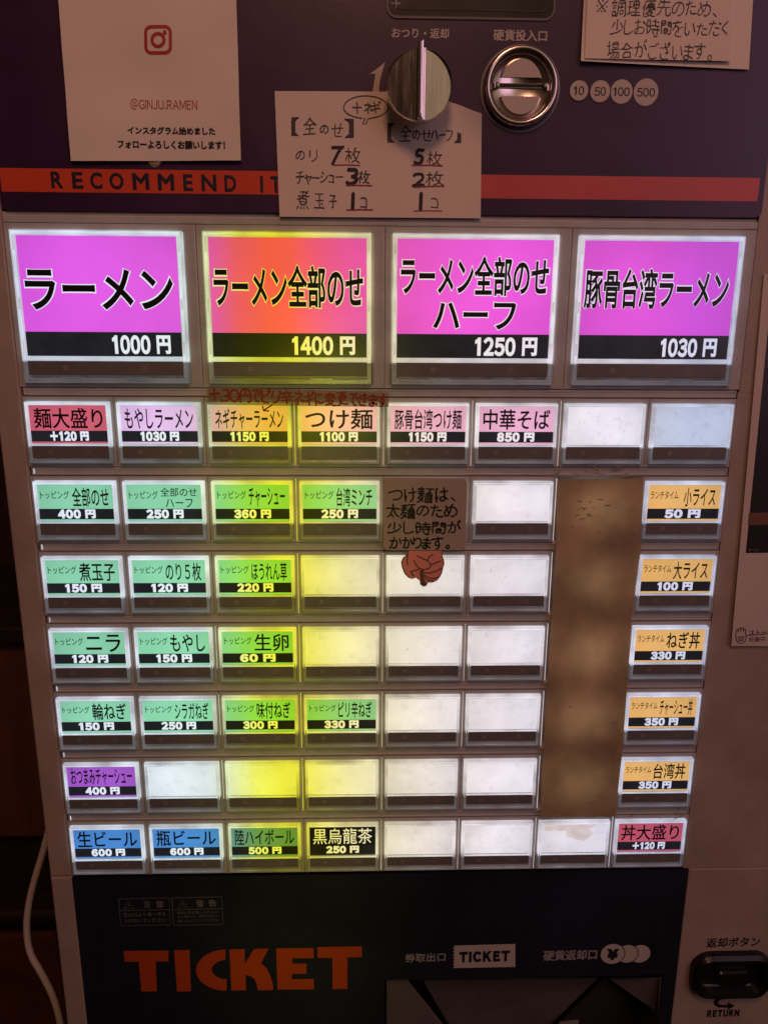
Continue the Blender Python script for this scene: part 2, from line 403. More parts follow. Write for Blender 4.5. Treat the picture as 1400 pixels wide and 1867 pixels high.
class MB:
    """collects faces in panel cm (u, v, d)"""
    def __init__(s):
        s.v = []; s.f = []; s.mi = []; s.mats = []; s.sm = []
    def mat(s, m_):
        if m_ not in s.mats: s.mats.append(m_)
        return s.mats.index(m_)
    def face(s, pts, m_, smooth=False):
        i = len(s.v); s.v += [tuple(p) for p in pts]
        s.f.append(tuple(range(i, i + len(pts)))); s.mi.append(s.mat(m_)); s.sm.append(smooth)
    def add(s, verts, faces, m_, smooth=False):
        i = len(s.v); s.v += [tuple(p) for p in verts]; k = s.mat(m_)
        for f in faces:
            s.f.append(tuple(i + j for j in f)); s.mi.append(k); s.sm.append(smooth)
    def loft(s, x0, y0, x1, y1, prof, m_, cap=True, closed=False, rad=0.0, seg=4):
        """rectangular loops at (inset, d), outermost first"""
        loops = []
        for ins, d in prof:
            a0, b0, a1, b1 = x0 + ins, y0 + ins, x1 - ins, y1 - ins
            r = max(0.0, rad - ins) if rad else 0
            if rad:
                r = max(r, 0.001); L = []
                for cx, cy, st in ((a1 - r, b1 - r, 0), (a0 + r, b1 - r, 90), (a0 + r, b0 + r, 180), (a1 - r, b0 + r, 270)):
                    for q in range(seg + 1):
                        t = math.radians(st + 90 * q / seg)
                        L.append((cx + r * math.cos(t), cy + r * math.sin(t), d))
            else:
                L = [(a1, b1, d), (a0, b1, d), (a0, b0, d), (a1, b0, d)]
            loops.append(L)
        n = len(loops[0]); verts = [p for L in loops for p in L]; faces = []
        R = range(len(loops) - 1)
        for i in R:
            for j in range(n):
                k = (j + 1) % n
                faces.append((i * n + j, i * n + k, (i + 1) * n + k, (i + 1) * n + j))
        if closed:
            i = len(loops) - 1
            for j in range(n):
                k = (j + 1) % n
                faces.append((i * n + j, i * n + k, k, j))
        elif cap:
            faces.append(tuple((len(loops) - 1) * n + j for j in range(n)))
        s.add(verts, faces, m_)
    def ring(s, o, i, prof, m_):
        """frame between an outer and an inner rectangle: (share of the way in, d)"""
        V = []; Fc = []
        for t, d in prof:
            a0, b0, a1, b1 = [p + (q - p) * t for p, q in zip(o, i)]
            V += [(a1, b1, d), (a0, b1, d), (a0, b0, d), (a1, b0, d)]
        for k in range(len(prof) - 1):
            for j in range(4):
                l = (j + 1) % 4
                Fc.append((k * 4 + j, k * 4 + l, k * 4 + 4 + l, k * 4 + 4 + j))
        s.add(V, Fc, m_)
    def box(s, x0, y0, x1, y1, d0, d1, m_, ch=0.04):
        """box with its outer edge chamfered"""
        s.loft(x0, y0, x1, y1, [(0, d0), (0, d1 - ch), (ch * .3, d1 - ch * .3), (ch, d1)], m_)
    def prism(s, poly, d0, d1, m_, side=None):
        n = len(poly)
        s.face([(x, y, d1) for x, y in poly], m_)
        for i in range(n):
            a, b = poly[i], poly[(i + 1) % n]
            s.face([(a[0], a[1], d0), (b[0], b[1], d0), (b[0], b[1], d1), (a[0], a[1], d1)], side or m_)
    def disc(s, cx, cy, r, d, m_, n=48, ry=None):
        s.face([(cx + r * math.cos(2 * math.pi * i / n), cy + (ry or r) * math.sin(2 * math.pi * i / n), d) for i in range(n)], m_)
    def lathe(s, cx, cy, prof, m_, n=72, ky=1.0):
        verts = []; faces = []
        for r, d in prof:
            for i in range(n):
                t = 2 * math.pi * i / n
                verts.append((cx + r * math.cos(t), cy + r * ky * math.sin(t), d))
        for k in range(len(prof) - 1):
            for i in range(n):
                j = (i + 1) % n
                faces.append((k * n + i, k * n + j, (k + 1) * n + j, (k + 1) * n + i))
        s.add(verts, faces, m_, True)
    def text(s, t, x0, y0, x1, y1, d, m_, weight=0.0, relief=0.006, warp=None, rot=0.0, full=None):
        """lettering fitted into the box; FULL: reference string weight whose bounds are used"""
        vs_, fs_, (a0, b0, a1, b1) = set_line(t[1:], weight) if t[0] == '#' and len(t) > 1 else glyphs(t, weight)
        if full is not None:
            a0, b0, a1, b1 = glyphs(t, full)[2]
        sx, sy = (x1 - x0) / (a1 - a0), (y1 - y0) / (b1 - b0)
        cx, cy = (x0 + x1) / 2, (y0 + y1) / 2
        cr, sr = math.cos(rot), math.sin(rot)
        out = []
        for x, y, z in vs_:
            X, Y = x0 + (x - a0) * sx, y0 + (y - b0) * sy
            if warp:
                X, Y = warp(X, Y)
            X, Y = X - cx, Y - cy
            out.append((cx + X * cr - Y * sr, cy + X * sr + Y * cr, d + z * relief))
        s.add(out, fs_, m_)
    def stroke(s, pts, w, d, m_, w1=None):
        """a pen line through 2D points as a flat ribbon with round joins"""
        s.k = getattr(s, 'k', 0) + 1; d = d + .002 * (s.k % 9)
        n = len(pts); L = []; Rr = []
        for i in range(n):
            a = pts[max(i - 1, 0)]; b = pts[min(i + 1, n - 1)]
            dx, dy = b[0] - a[0], b[1] - a[1]; l = math.hypot(dx, dy) or 1
            ww = (w + (((w1 if w1 is not None else w) - w) * i / max(1, n - 1))) / 2
            L.append((pts[i][0] - dy / l * ww, pts[i][1] + dx / l * ww, d)); Rr.append((pts[i][0] + dy / l * ww, pts[i][1] - dx / l * ww, d))
        s.add(L + Rr, [(i, i + n, i + n + 1, i + 1) for i in range(n - 1)], m_)
        s.disc(*pts[0], w / 2, d + 0.0009, m_, 10); s.disc(*pts[-1], (w1 if w1 is not None else w) / 2, d + 0.0015, m_, 10)
    def drape(s, fn, lift=.004):
        """lay print onto a curled sheet; its own plane becomes the sheet's surface"""
        d0 = min(p[2] for p in s.v)
        s.v = [(u, v, fn(u, v) + lift + (d - d0)) for u, v, d in s.v]
    def build(s, name, parent=None, at=(0, 0, 0), base=(0, 0, 0)):
        """AT: the object's own origin (u,v,d); BASE: its parent's"""
        me = bpy.data.meshes.new(name)
        o_ = W3(*at)
        me.from_pydata([tuple(W3(*p) - o_) for p in s.v], [], s.f)
        for m_ in s.mats: me.materials.append(m_)
        me.polygons.foreach_set('material_index', s.mi)
        me.polygons.foreach_set('use_smooth', s.sm)
        me.update()
        bm = bmesh.new(); bm.from_mesh(me)
        if len(s.f) < 3000 and not any(s.sm) is None:
            pass
        bm.to_mesh(me); bm.free()
        o = bpy.data.objects.new(name, me); COL.objects.link(o)
        if parent is not None:
            o.parent = parent; o.location = W3(*at) - W3(*base)
        else:
            o.location = W3(*at)
        return o

def tag(o, label=None, cat=None, group=None, kind=None):
    if label: o['label'] = label
    if cat: o['category'] = cat
    if group: o['group'] = group
    if kind: o['kind'] = kind
    return o

def empty(name, at):
    o = bpy.data.objects.new(name, None); COL.objects.link(o); o.location = W3(*at); o.empty_display_size = 0.05
    return o

def hand(seed, amp=0.05, freq=1.3):
    def f(x, y):
        n1 = noise.noise(Vector((x * freq + seed * 7.3, y * freq, seed)))
        n2 = noise.noise(Vector((x * freq, y * freq + seed * 5.1, seed + 9.7)))
        return x + n1 * amp, y + n2 * amp
    return f

def pbox(x0, y0, x1, y1, d):
    """photo box -> panel box on plane d"""
    ym, xm = (y0 + y1) / 2, (x0 + x1) / 2
    return (P(x0, ym, d)[0], P(xm, y1, d)[1], P(x1, ym, d)[0], P(xm, y0, d)[1])

# ------------------------------------------------------------------ the setting
FLOOR = -125.0
b = MB(); b.face([(-150, FLOOR, -80), (180, FLOOR, -80), (180, FLOOR, 200), (-150, FLOOR, 200)], M['floor'])
tag(b.build('floor', at=(15, FLOOR, 0)), kind='structure')
b = MB(); b.box(-150, FLOOR + 0.2, 180, 120, -48, -40, M['wall'], 0.1)
tag(b.build('wall', at=(15, FLOOR, -40)), 'dark brown room wall far behind the ticket machine', 'wall', kind='structure')

# the wooden furniture beside the machine, in the dark
CD = -16.0
x_, top = P(40, 1168, CD); _, bot = P(60, 1528, CD)
b = MB()
b.box(-60, bot, -4, top, CD - 14, CD, M['wood'], 0.3)
cab = empty('wooden_cabinet', (-30, FLOOR, CD - 7))
b.build('cabinet_panel', cab, (-30, bot, CD), (-30, FLOOR, CD - 7))
b = MB(); b.box(-60, top + 0.02, -3.6, top + 1.4, CD - 14, CD + 0.8, M['wood_black'], 0.25)
b.build('cabinet_top', cab, (-30, top, CD), (-30, FLOOR, CD - 7))
b = MB(); b.box(-60, FLOOR + 0.2, -4.3, bot - 0.02, CD - 14, CD - 1.0, M['wood_black'], 0.2)
y1 = P(60, 1662, CD + 1)[1]; b.box(-60, y1 - 1.0, -4.2, y1, CD - 1, CD + 1.2, M['wood_black'], 0.3)
y1 = P(60, 1725, CD + 1)[1]; b.box(-60, y1 - 14.0, -9.5, y1, CD - 1, CD - 0.2, M['photo_rust'], 0.3)
b.build('cabinet_base', cab, (-30, FLOOR, CD), (-30, FLOOR, CD - 7))
tag(cab, 'dark wooden cabinet in shadow beside the ticket machine, behind the hanging cable', 'cabinet')

# ------------------------------------------------------------------ the ticket machine
UL, UR, VT = -1.38, 41.0, 34.0
BASE = (16, FLOOR, -12)
machine = empty('ticket_machine', BASE)
tag(machine, 'beige and navy meal ticket vending machine with rows of backlit menu buttons', 'vending machine')
def part(mb, name, at=(16, 0, 0), parent=None, pbase=None):
    return mb.build(name, parent or machine, at, pbase or BASE)

F = -0.2                 # the front face
b = MB()
b.box(UL + 0.05, FLOOR + 0.5, UR - 0.05, VT - 0.05, -26, -6.5, M['beige'], 0.1)
part(b, 'cabinet_shell')
b = MB()
b.box(UL, -25.62, -0.19, VT, -6.4, F, M['beige'], 0.10)                  # left stile
b.box(33.43, -25.62, UR, .56, -6.4, F, M['beige'], 0.01)
b.box(33.49, .565, UR, VT, -6.4, F, M['beige'], 0.01)                  # right stile
b.box(-0.185, 7.82, 33.48, 8.16, -2, F + 0.01, M['beige_glow_worn'], 0.06)          # rail over the buttons
b.box(-0.185, 8.17, 33.48, 8.30, -2, F - 0.12, M['beige_glow_worn'], 0.03)
b.face([(-0.19, -25.62, -1.25), (33.62, -25.62, -1.25), (33.62, 7.9, -1.25), (-0.19, 7.9, -1.25)], M['beige_glow_worn'])
part(b, 'door_frame')
# lower front: beige surround and navy sheet, with the tray opening
TX0, TY = P(701, 1783, F); TX1, _ = P(1208, 1783, F); TB = TY - 9.0
TY = (TY + P(1206, 1780, F)[1]) / 2
LB = -60.0
b = MB()
b.box(UL, FLOOR + 0.5, -0.21, -25.66, -6.4, F, M['beige'], 0.10)
b.box(33.74, FLOOR + 0.5, UR, -25.66, -6.4, F, M['beige'], 0.08)
b.box(-0.205, FLOOR + 0.5, 33.735, LB, -6.4, F, M['beige'], 0.08)
part(b, 'lower_front')
b = MB()
D1 = F + 0.03
for q in ((-0.2, TY, 33.73, -25.70), (-0.2, TB, TX0, TY), (TX1, TB, 33.73, TY), (-0.2, LB + .02, 33.73, TB)):
    b.face([(q[0], q[1], D1), (q[2], q[1], D1), (q[2], q[3], D1), (q[0], q[3], D1)], M['navy_low'])
b.face([(-0.2, -25.70, D1), (33.73, -25.70, D1), (33.73, -25.70, -1), (-0.2, -25.70, -1)], M['navy_low'])
T = lambda X, Y: P(200 + X / 2.8, 1600 + Y / 2.8, D1 + .01)
def shp(pts, m_=M['orange_sign'], dd=0.012):
    b.prism([T(*p) for p in pts], D1 - 0.002, D1 + dd, m_)
lowp = part(b, 'lower_panel', (16, -30, 0))
b = MB()
shp([(72, 376), (302, 373), (300, 428), (235, 428), (242, 580), (163, 582), (150, 430), (78, 430)])
shp([(330, 372), (408, 370), (416, 580), (345, 582)])
arc = [(598 + 156 * math.cos(a), 473 + 105 * math.sin(a)) for a in [math.radians(t) for t in range(273, 87, -6)]]
arc2 = [(600 + 78 * math.cos(a), 470 + 50 * math.sin(a)) for a in [math.radians(t) for t in range(93, 268, 6)]]
shp([(592, 367)] + arc[1:] + [(598, 577)] + [(597, 520)] + arc2 + [(590, 420)])
shp([(612, 367), (690, 366), (691, 440), (738, 365), (812, 363), (772, 438), (800, 462), (820, 500), (832, 540), (836, 574), (757, 575), (752, 545), (738, 515),
     (718, 502), (694, 497), (696, 575), (622, 577)])
shp([(850, 362), (1040, 360), (1042, 412), (932, 412), (932, 440), (1005, 440), (1005, 490), (931, 492), (930, 520), (1042, 518), (1044, 570), (857, 572)])
shp([(1060, 356), (1287, 352), (1287, 405), (1213, 408), (1213, 567), (1138, 570), (1137, 410), (1062, 410)])
part(b, 'ticket_lettering', (10, -31, 0), lowp, (16, -30, 0))

# warnings, tray captions
DL = D1 + 0.004
def line(b_, pts, wpx, d, m_):
    q = [P(*p, d) for p in pts]
    k = abs(P(700 + wpx, 1700, d)[0] - P(700, 1700, d)[0])
    b_.stroke(q, k, d, m_)
def ptext(b_, t, box, d, m_, weight=0.02, seed=None, amp=0.05, rot=0.0, freq=1.3):
    x0, y0, x1, y1 = pbox(*box, d)
    b_.text(t, x0, y0, x1, y1, d, m_, weight, 0.004, hand(seed, amp, freq) if seed is not None else None, rot)

# pen paths of the handwritten characters: each stroke as x, y, x, y ... on an 80-step em
SK = {
    '+': [[25,23,25,50],[11,37,38,37]],
    '0': [[16,18,21,15,27,17,30,21,33,33,32,48,27,55,22,56,15,54,10,43,10,30,12,23,16,18]],
    '2': [[9,50,11,54,18,56,24,56,28,53,29,50,30,44,28,38,25,31,18,23,16,16],[10,14,15,16,33,16]],
    '3': [[25,37,25,36,29,32,30,30,30,23,28,20,25,17,18,15,11,18,10,20],[25,37,20,37],[25,37,29,43,29,50,28,54,25,56,20,56,13,56]],
    '5': [[58,72,30,72,30,72,30,72,26,45,26,45,26,45,38,49,50,47,57,37,55,22,44,13,32,12,22,18]],
    '7': [[31,56,30,49,15,17],[12,56,33,56,37,59]],
    '※': [[15,65,65,15],[15,15,65,65],[38,64,42,62],[38,16,42,14],[14,40,17,40],[63,40,66,40]],
    '、': [[12,24,15,23,24,13]],
    '。': [[10,20,10,17,11,14,16,10,22,11,26,16,25,24,20,28,14,27,12,25,10,20]],
    '【': [[69,7,59,11,56,13,54,27,54,51,56,64,69,70]],
    '】': [[8,70,21,65,24,45,24,33,22,14,21,12,9,7]],
    'い': [[17,57,18,33,19,25,23,19,25,17,28,16,33,17,38,25,38,29],[64,28,61,39,54,56]],
    'お': [[54,56,58,55,66,48],[41,15,43,14,50,15,54,16,59,20,61,25,61,29,59,35,51,38,40,38,29,36],[29,52,30,53],[43,54,29,52,16,52],[29,64,29,16,28,14,23,14,18,16,15,21,15,25,19,30,25,33,29,34]],
    'か': [[29,50,28,48],[66,36,57,56],[30,64,30,51,28,48,26,40,23,29,15,14],[28,16,30,16,31,14,41,14,44,18,48,33,47,46,42,50,13,48]],
    'が': [[56,54,61,47,65,36],[58,64,60,59],[66,64,64,68],[27,48,28,50],[30,63,29,51,27,48,23,31,15,14],[30,14,40,14,43,18,47,34,46,46,44,48,40,50,28,50,27,48,12,48]],
    'き': [[42,30,51,28,54,29,48,43],[21,29,20,20,26,14,30,12,51,13],[42,56,43,56],[56,59,41,56,26,56,19,57],[46,43,43,53,43,56,42,56,41,58,41,64],[62,48,60,45,48,43,18,43]],
    'く': [[46,17,27,33,23,36,23,39,24,43,28,46,29,46,31,49,33,50,48,63]],
    'け': [[18,23,21,25,23,33],[34,48,54,48,64,50],[56,66,54,64,54,32,52,25,49,19,43,13,38,12],[19,15,18,23,17,23,15,28,15,43,18,62]],
    'ご': [[57,65,60,59],[22,57,53,57],[19,30,19,20,25,15,33,13,44,13,57,15],[65,67,67,62]],
    'ざ': [[52,13,30,12,24,15,20,20,20,28,21,32],[57,66,58,63,60,61,60,59],[67,63,64,69],[60,59,60,57],[41,64,44,52,46,51,47,47,54,35,54,32,43,33],[60,57,59,54,53,53,39,51,18,52]],
    'し': [[62,25,55,18,46,13,33,12,27,15,25,18,23,26,24,64]],
    'す': [[64,56,14,55],[43,26,45,28,46,30,46,38,44,43,44,64],[44,44,33,44,30,41,28,38,28,32,30,28,36,26,41,27,43,26,41,25,43,25,43,26,43,25,43,22,41,18,33,13,29,13]],
    'せ': [[56,15,32,15,26,19,25,61],[54,65,52,63,52,43,51,32,49,30,42,30],[11,44,22,45,25,46,64,48]],
    'た': [[30,54,28,52],[43,43,63,43],[39,27,39,20,43,16,46,15,64,15],[31,64,30,55,28,52,26,39,18,15],[43,55,38,54,30,54,28,52,15,53]],
    'だ': [[32,65,29,63,28,53],[64,17,61,14,58,13,46,13,41,15,37,20,37,26],[58,56,56,61],[61,42,43,42],[15,13,24,38,26,51],[64,63,66,58],[13,51,26,51,28,53,38,53,41,54,43,56]],
    'つ': [[30,18,46,19,54,23,57,25,63,34,63,43,61,47,59,51,53,54,42,54,13,46]],
    'で': [[61,48,64,43],[58,16,55,14,46,15,41,18,34,25,33,33,33,40,36,46,43,54,44,57],[56,41,54,46],[61,59,50,59,47,57,41,58,12,55]],
    'に': [[38,56,60,56],[23,31,21,24,18,22],[65,20,62,17,41,17,35,23,36,29],[18,14,18,22,16,23,16,45,19,61,22,64]],
    'の': [[40,59,39,50,36,36,30,23,26,20,20,20,16,23,14,28,14,40,18,48,23,54,29,57,35,59,46,59,51,57,55,55,61,48,64,39,64,34,61,25,54,18,46,14,42,14]],
    'は': [[23,30,20,23,17,22],[54,25,59,25,60,23,64,21],[35,50,52,50,64,51],[52,62,54,28,54,21,52,17,47,13,41,13,36,15,33,19,34,25,39,28,53,28],[18,13,17,22,15,23,15,44,18,62,21,64]],
    'ま': [[61,45,57,42,48,41,20,42],[20,57,23,56,59,56],[60,18,48,25,41,26,41,28,27,28,20,23,20,18,22,15,27,12,36,12,41,16,41,64]],
    'め': [[40,15,42,13,47,13,52,15,59,21,61,25,64,33,61,43,59,47,55,51,46,54,36,53,24,48],[33,30,31,31,28,38,26,43,24,46,24,48,23,50,20,59,19,59],[24,46,21,45,15,38,13,31,13,24,15,20,18,18,23,18,28,20,33,27,33,30,36,31,40,38,44,54,46,54,46,63,49,65]],
    'り': [[24,47,23,48],[23,47,24,48,25,48,24,47,27,48,30,54,37,59,46,60,51,56,56,45,55,33,51,24,48,20,43,17,36,13,31,13],[24,64,23,56,23,45,22,41,23,31]],
    'を': [[61,44,49,40,48,38,42,38],[58,14,51,12,35,12,30,15,27,18,28,25,36,33,42,35],[26,43,24,43,15,33],[33,64,32,56],[26,43,25,46,28,51,29,56],[15,56,44,56,51,57,54,60],[26,45,28,44,26,43,28,43,38,43,41,41,43,25]],
    'ギ': [[61,69,62,69,66,62,67,62],[58,60,56,65],[14,48,20,48,34,50,37,51,44,51,55,54],[35,50,34,51],[14,28,34,30,40,33,47,33,60,36,61,35],[38,32,36,49,35,51,34,50,33,61,30,64],[42,12,39,30,38,31,38,32]],
    'コ': [[18,19,59,19],[18,56,59,56,59,15]],
    'シ': [[64,46,60,39,50,29,40,22,29,17,21,15,18,15],[25,41,16,46],[26,61,36,55]],
    'チ': [[22,14,26,14,28,15,33,20,37,26,40,36,40,59],[13,41,64,41],[20,58,37,58,56,61]],
    'ネ': [[52,33,64,26],[15,26,23,28,33,34,38,35],[39,12,38,35],[39,64,39,54],[17,54,53,54,53,49,48,44,41,39,38,35]],
    'ハ': [[15,17,24,36,29,56],[64,17,59,31,51,51,48,56,47,58,45,58]],
    'ピ': [[20,41,30,41,54,50],[66,59,64,55,59,54,56,56,54,61,56,65,64,66,66,63,66,59],[58,15,35,14,24,15,21,18,20,61]],
    'フ': [[18,58,59,57,58,48,50,31,41,22,37,20,36,19,25,15]],
    'ャ': [[31,39,33,39],[26,52,29,51,31,39,33,38,33,33,35,30,36,25,41,10],[19,37,30,38,33,40,52,43,58,43,56,38,52,32,48,28]],
    'ュ': [[48,16,51,35,51,43,23,44],[17,16,59,16]],
    'リ': [[33,15,36,13,41,16,49,23,51,27,54,33,54,41,54,62],[23,35,23,61]],
    'ー': [[15,39,61,39]],
    '優': [[46,59,46,64],[9,37,10,43,12,46,16,48],[37,22,41,18,43,17,43,15],[64,32,60,36],[50,36,48,37,47,40],[41,29,55,30,56,32],[61,52,33,52],[61,46,33,46],[66,65,28,65],[64,32,67,35,66,41,28,41,27,36,30,32],[61,41,61,58,47,59,33,57,33,41],[41,25,41,30,40,31,39,35],[51,15,53,18,57,20,57,24,41,25,38,24,37,22,34,22,28,19],[68,11,65,10,53,12,51,13,51,15,43,15,42,12,36,11,28,10,25,10],[18,10,18,46,16,48,22,66]],
    '先': [[12,11,20,15,25,20,28,30,29,38],[48,38,48,13,50,11,65,12,66,15,66,22],[61,57,22,57],[38,38,38,66],[12,38,65,38],[23,65,22,57,20,56,17,48]],
    '全': [[38,42,38,12],[56,28,21,28],[12,12,64,12],[18,46,20,43,38,42,57,43,61,46],[11,44,18,46,20,49,21,49,23,51,30,56,36,64,39,65],[69,44,66,43,61,46,59,49,57,49,51,54,39,65]],
    '円': [[38,63,38,38],[64,38,13,38],[51,12,54,10,64,11,64,62,14,63,13,11]],
    '合': [[10,45,12,44,18,48,23,48],[57,14,20,14],[57,14,56,33,21,33,20,14],[56,49,54,46,23,46,23,48],[41,67,40,64],[40,64,37,63,30,55,25,52,23,50,23,48],[69,46,66,45,59,49,56,49,54,52,50,54,40,64]],
    '場': [[27,31,22,29,19,29],[56,30,55,26,50,17,44,10,41,10],[36,57,63,57],[28,13,31,13,33,15,41,22,44,28,44,30],[38,40,37,31],[11,53,25,53],[63,57,62,48,36,48,37,66,61,66,63,64,63,57],[30,40,66,40],[27,24,34,30,36,31,65,30,65,23,63,12,59,10,55,10],[11,24,18,27,19,28,19,66]],
    '変': [[54,53,56,53,64,43],[26,29,36,20,36,18],[21,52,14,43],[38,68,40,62],[43,18,43,15,60,10,65,10,69,12],[46,61,46,42],[31,61,31,33],[12,61,65,61],[43,18,43,20,53,28,54,32,30,33,28,32,26,29,23,29,15,23,12,24],[12,10,33,15,36,18,43,18]],
    '太': [[66,49,41,49,40,47],[42,12,36,20,34,20,32,23,29,23],[29,23,28,23,20,15,12,11,12,12],[38,48,41,46,47,30,51,24,59,16,64,12,66,12],[12,49,36,49,38,47,40,47],[38,66,38,47,36,45,35,37,30,28,29,23]],
    '子': [[18,63,56,62],[11,37,66,37],[27,10,36,10,38,12,39,48,55,58,56,62]],
    '少': [[65,41,60,51,55,56],[8,12,12,10,18,11,39,18,49,23,59,33],[22,56,12,38],[38,66,38,30]],
    '時': [[27,43,12,43],[38,27,44,19],[50,66,50,46],[59,46,59,11,55,10,50,10,46,12],[67,34,33,34],[36,59,65,59],[33,46,67,46],[12,18,12,63,27,62,27,23,12,23]],
    '更': [[22,31,21,26,28,20,28,18],[28,18,28,15,23,13,14,10,10,11],[39,32,38,31],[12,64,66,64],[18,43,61,43],[33,18,33,20,37,25,38,31,39,32,39,64],[22,31,61,31,61,53,18,54,18,32,22,31],[69,12,66,10,51,11,35,15,33,18,28,18]],
    '枚': [[40,47,37,46,34,42],[40,47,42,46,44,36,48,29,51,27],[61,54,60,43,56,33,54,29,51,27],[66,12,65,11,63,12,51,23],[34,11,43,16,51,23],[20,52,21,53],[51,27,51,23],[20,41,16,38,13,30,10,24,10,21],[30,53,11,53],[40,47,41,54,43,56,43,60,44,62,45,67,48,69],[32,28,32,30,27,36,27,38,23,41,20,41],[21,10,21,39,20,41,21,53,21,66],[66,54,42,54]],
    '煮': [[30,18,31,11],[36,51,35,51],[17,18,15,14,12,10],[23,33,58,33],[65,11,64,15,59,20],[48,11,45,18],[54,59,51,62,18,62],[49,53,51,56,61,65],[23,42,23,25,57,25,58,41,56,43,33,43,31,44,11,39],[32,44,36,50,35,51,35,66],[66,51,51,51,49,53,39,51,11,51]],
    '玉': [[51,30,56,25],[38,63,38,13],[14,63,63,63],[18,39,61,39],[11,12,66,12]],
    '理': [[64,51,35,51],[65,26,34,26],[10,63,26,63],[19,63,19,22],[11,43,25,43],[49,64,50,12],[49,64,64,64,64,38,35,39,35,64,49,64],[29,12,68,12],[27,23,23,22,19,22,18,20,12,18,9,18]],
    '調': [[12,13,12,29,26,29,26,13],[28,56,10,56],[26,47,12,47],[12,38,26,38],[44,20,57,20,57,32,44,33,44,20],[18,66,20,62],[59,42,43,42],[51,42,51,58],[58,53,44,53],[12,13,27,13,30,12,32,14,36,29,36,64,65,64,66,12,63,10,59,10]],
    '辛': [[25,54,28,48,28,41],[56,55,52,52,51,48,50,47,49,41],[40,59,38,67],[63,26,15,26],[38,10,38,41],[66,41,11,41],[16,59,62,59]],
    '間': [[64,56,44,56],[33,56,13,56],[48,26,28,26],[28,16,28,36,48,36,48,16,28,16],[54,10,62,10,64,11,64,14,64,64,63,65,44,64,44,46,64,46],[13,11,13,64,15,65,32,65,33,64,33,46,13,46]],
    '麺': [[52,50,54,64],[57,25,48,25],[57,38,48,38],[31,54,12,54],[57,50,57,12],[32,62,12,62],[67,64,39,64],[33,45,11,45],[40,12,66,12],[66,12,65,50,40,49,40,12],[48,12,48,50],[22,45,22,67],[25,22,24,21],[18,36,30,36,30,31,23,19,18,15,11,11],[18,25,23,23,30,15],[20,45,18,36,10,26]]}

def chaikin(p, it=2):
    for _ in range(it):
        if len(p) < 3: return p
        q = [p[0]]
        for a, c in zip(p, p[1:]):
            q += [(a[0] * .75 + c[0] * .25, a[1] * .75 + c[1] * .25), (a[0] * .25 + c[0] * .75, a[1] * .25 + c[1] * .75)]
        p = q + [p[-1]]
    return p
def handtext(b_, t, box, d, m_, wpx, seed, rot=0.0, slant=0.0, wob=.05, fit_each=False):
    """pen writing fitted into a photo box on plane d; every character is drawn a little differently"""
    rnd = random.Random(seed * 131 + 7)
    strokes = []; x = 0.0
    for ch in t:
        if ch == ' ':
            x += .5; continue
        st = [[(w[i] / 79, w[i + 1] / 79) for i in range(0, len(w), 2)] for w in SK[ch]]
        xs = [p[0] for w in st for p in w]; ys = [p[1] for w in st for p in w]
        w0 = max(xs) - min(xs)
        sc = rnd.uniform(.90, 1.08); sy = sc * rnd.uniform(.93, 1.08); ro = rnd.uniform(-.07, .07); dy = rnd.uniform(-.04, .04); sl = slant + rnd.uniform(-.06, .08)
        cx, cy = (max(xs) + min(xs)) / 2, .5
        adv = max(w0, .30) * sc + .13
        ph = rnd.uniform(0, 50)
        for w in st:
            w = chaikin([(p[0], p[1]) for p in w])
            out_ = []
            ox, oy = rnd.uniform(-.018, .018), rnd.uniform(-.018, .018)
            for px_, py_ in w:
                X, Y = (px_ - cx) * sc, (py_ - cy) * sy
                X += Y * sl
                X, Y = X * math.cos(ro) - Y * math.sin(ro), X * math.sin(ro) + Y * math.cos(ro)
                X += wob * noise.noise(Vector((px_ * 2.1, py_ * 2.1, ph))); Y += wob * noise.noise(Vector((px_ * 2.1, py_ * 2.1, ph + 9)))
                out_.append((x + adv / 2 + X + ox, Y + cy + dy + oy))
            strokes.append(out_)
        x += adv
    xs = [p[0] for w in strokes for p in w]; ys = [p[1] for w in strokes for p in w]
    a0, a1, b0, b1 = min(xs), max(xs), min(ys), max(ys)
    X0, Y0, X1, Y1 = box
    mx_, my_ = (X0 + X1) / 2, (Y0 + Y1) / 2
    for w in strokes:
        q = []
        for px_, py_ in w:
            U = X0 + (px_ - a0) / max(a1 - a0, 1e-6) * (X1 - X0); V_ = Y1 - (py_ - b0) / max(b1 - b0, 1e-6) * (Y1 - Y0)
            U, V_ = U - mx_, V_ - my_
            q.append((mx_ + U * math.cos(rot) - V_ * math.sin(rot), my_ + U * math.sin(rot) + V_ * math.cos(rot)))
        line(b_, q, wpx * rnd.uniform(.88, 1.12), d, m_)

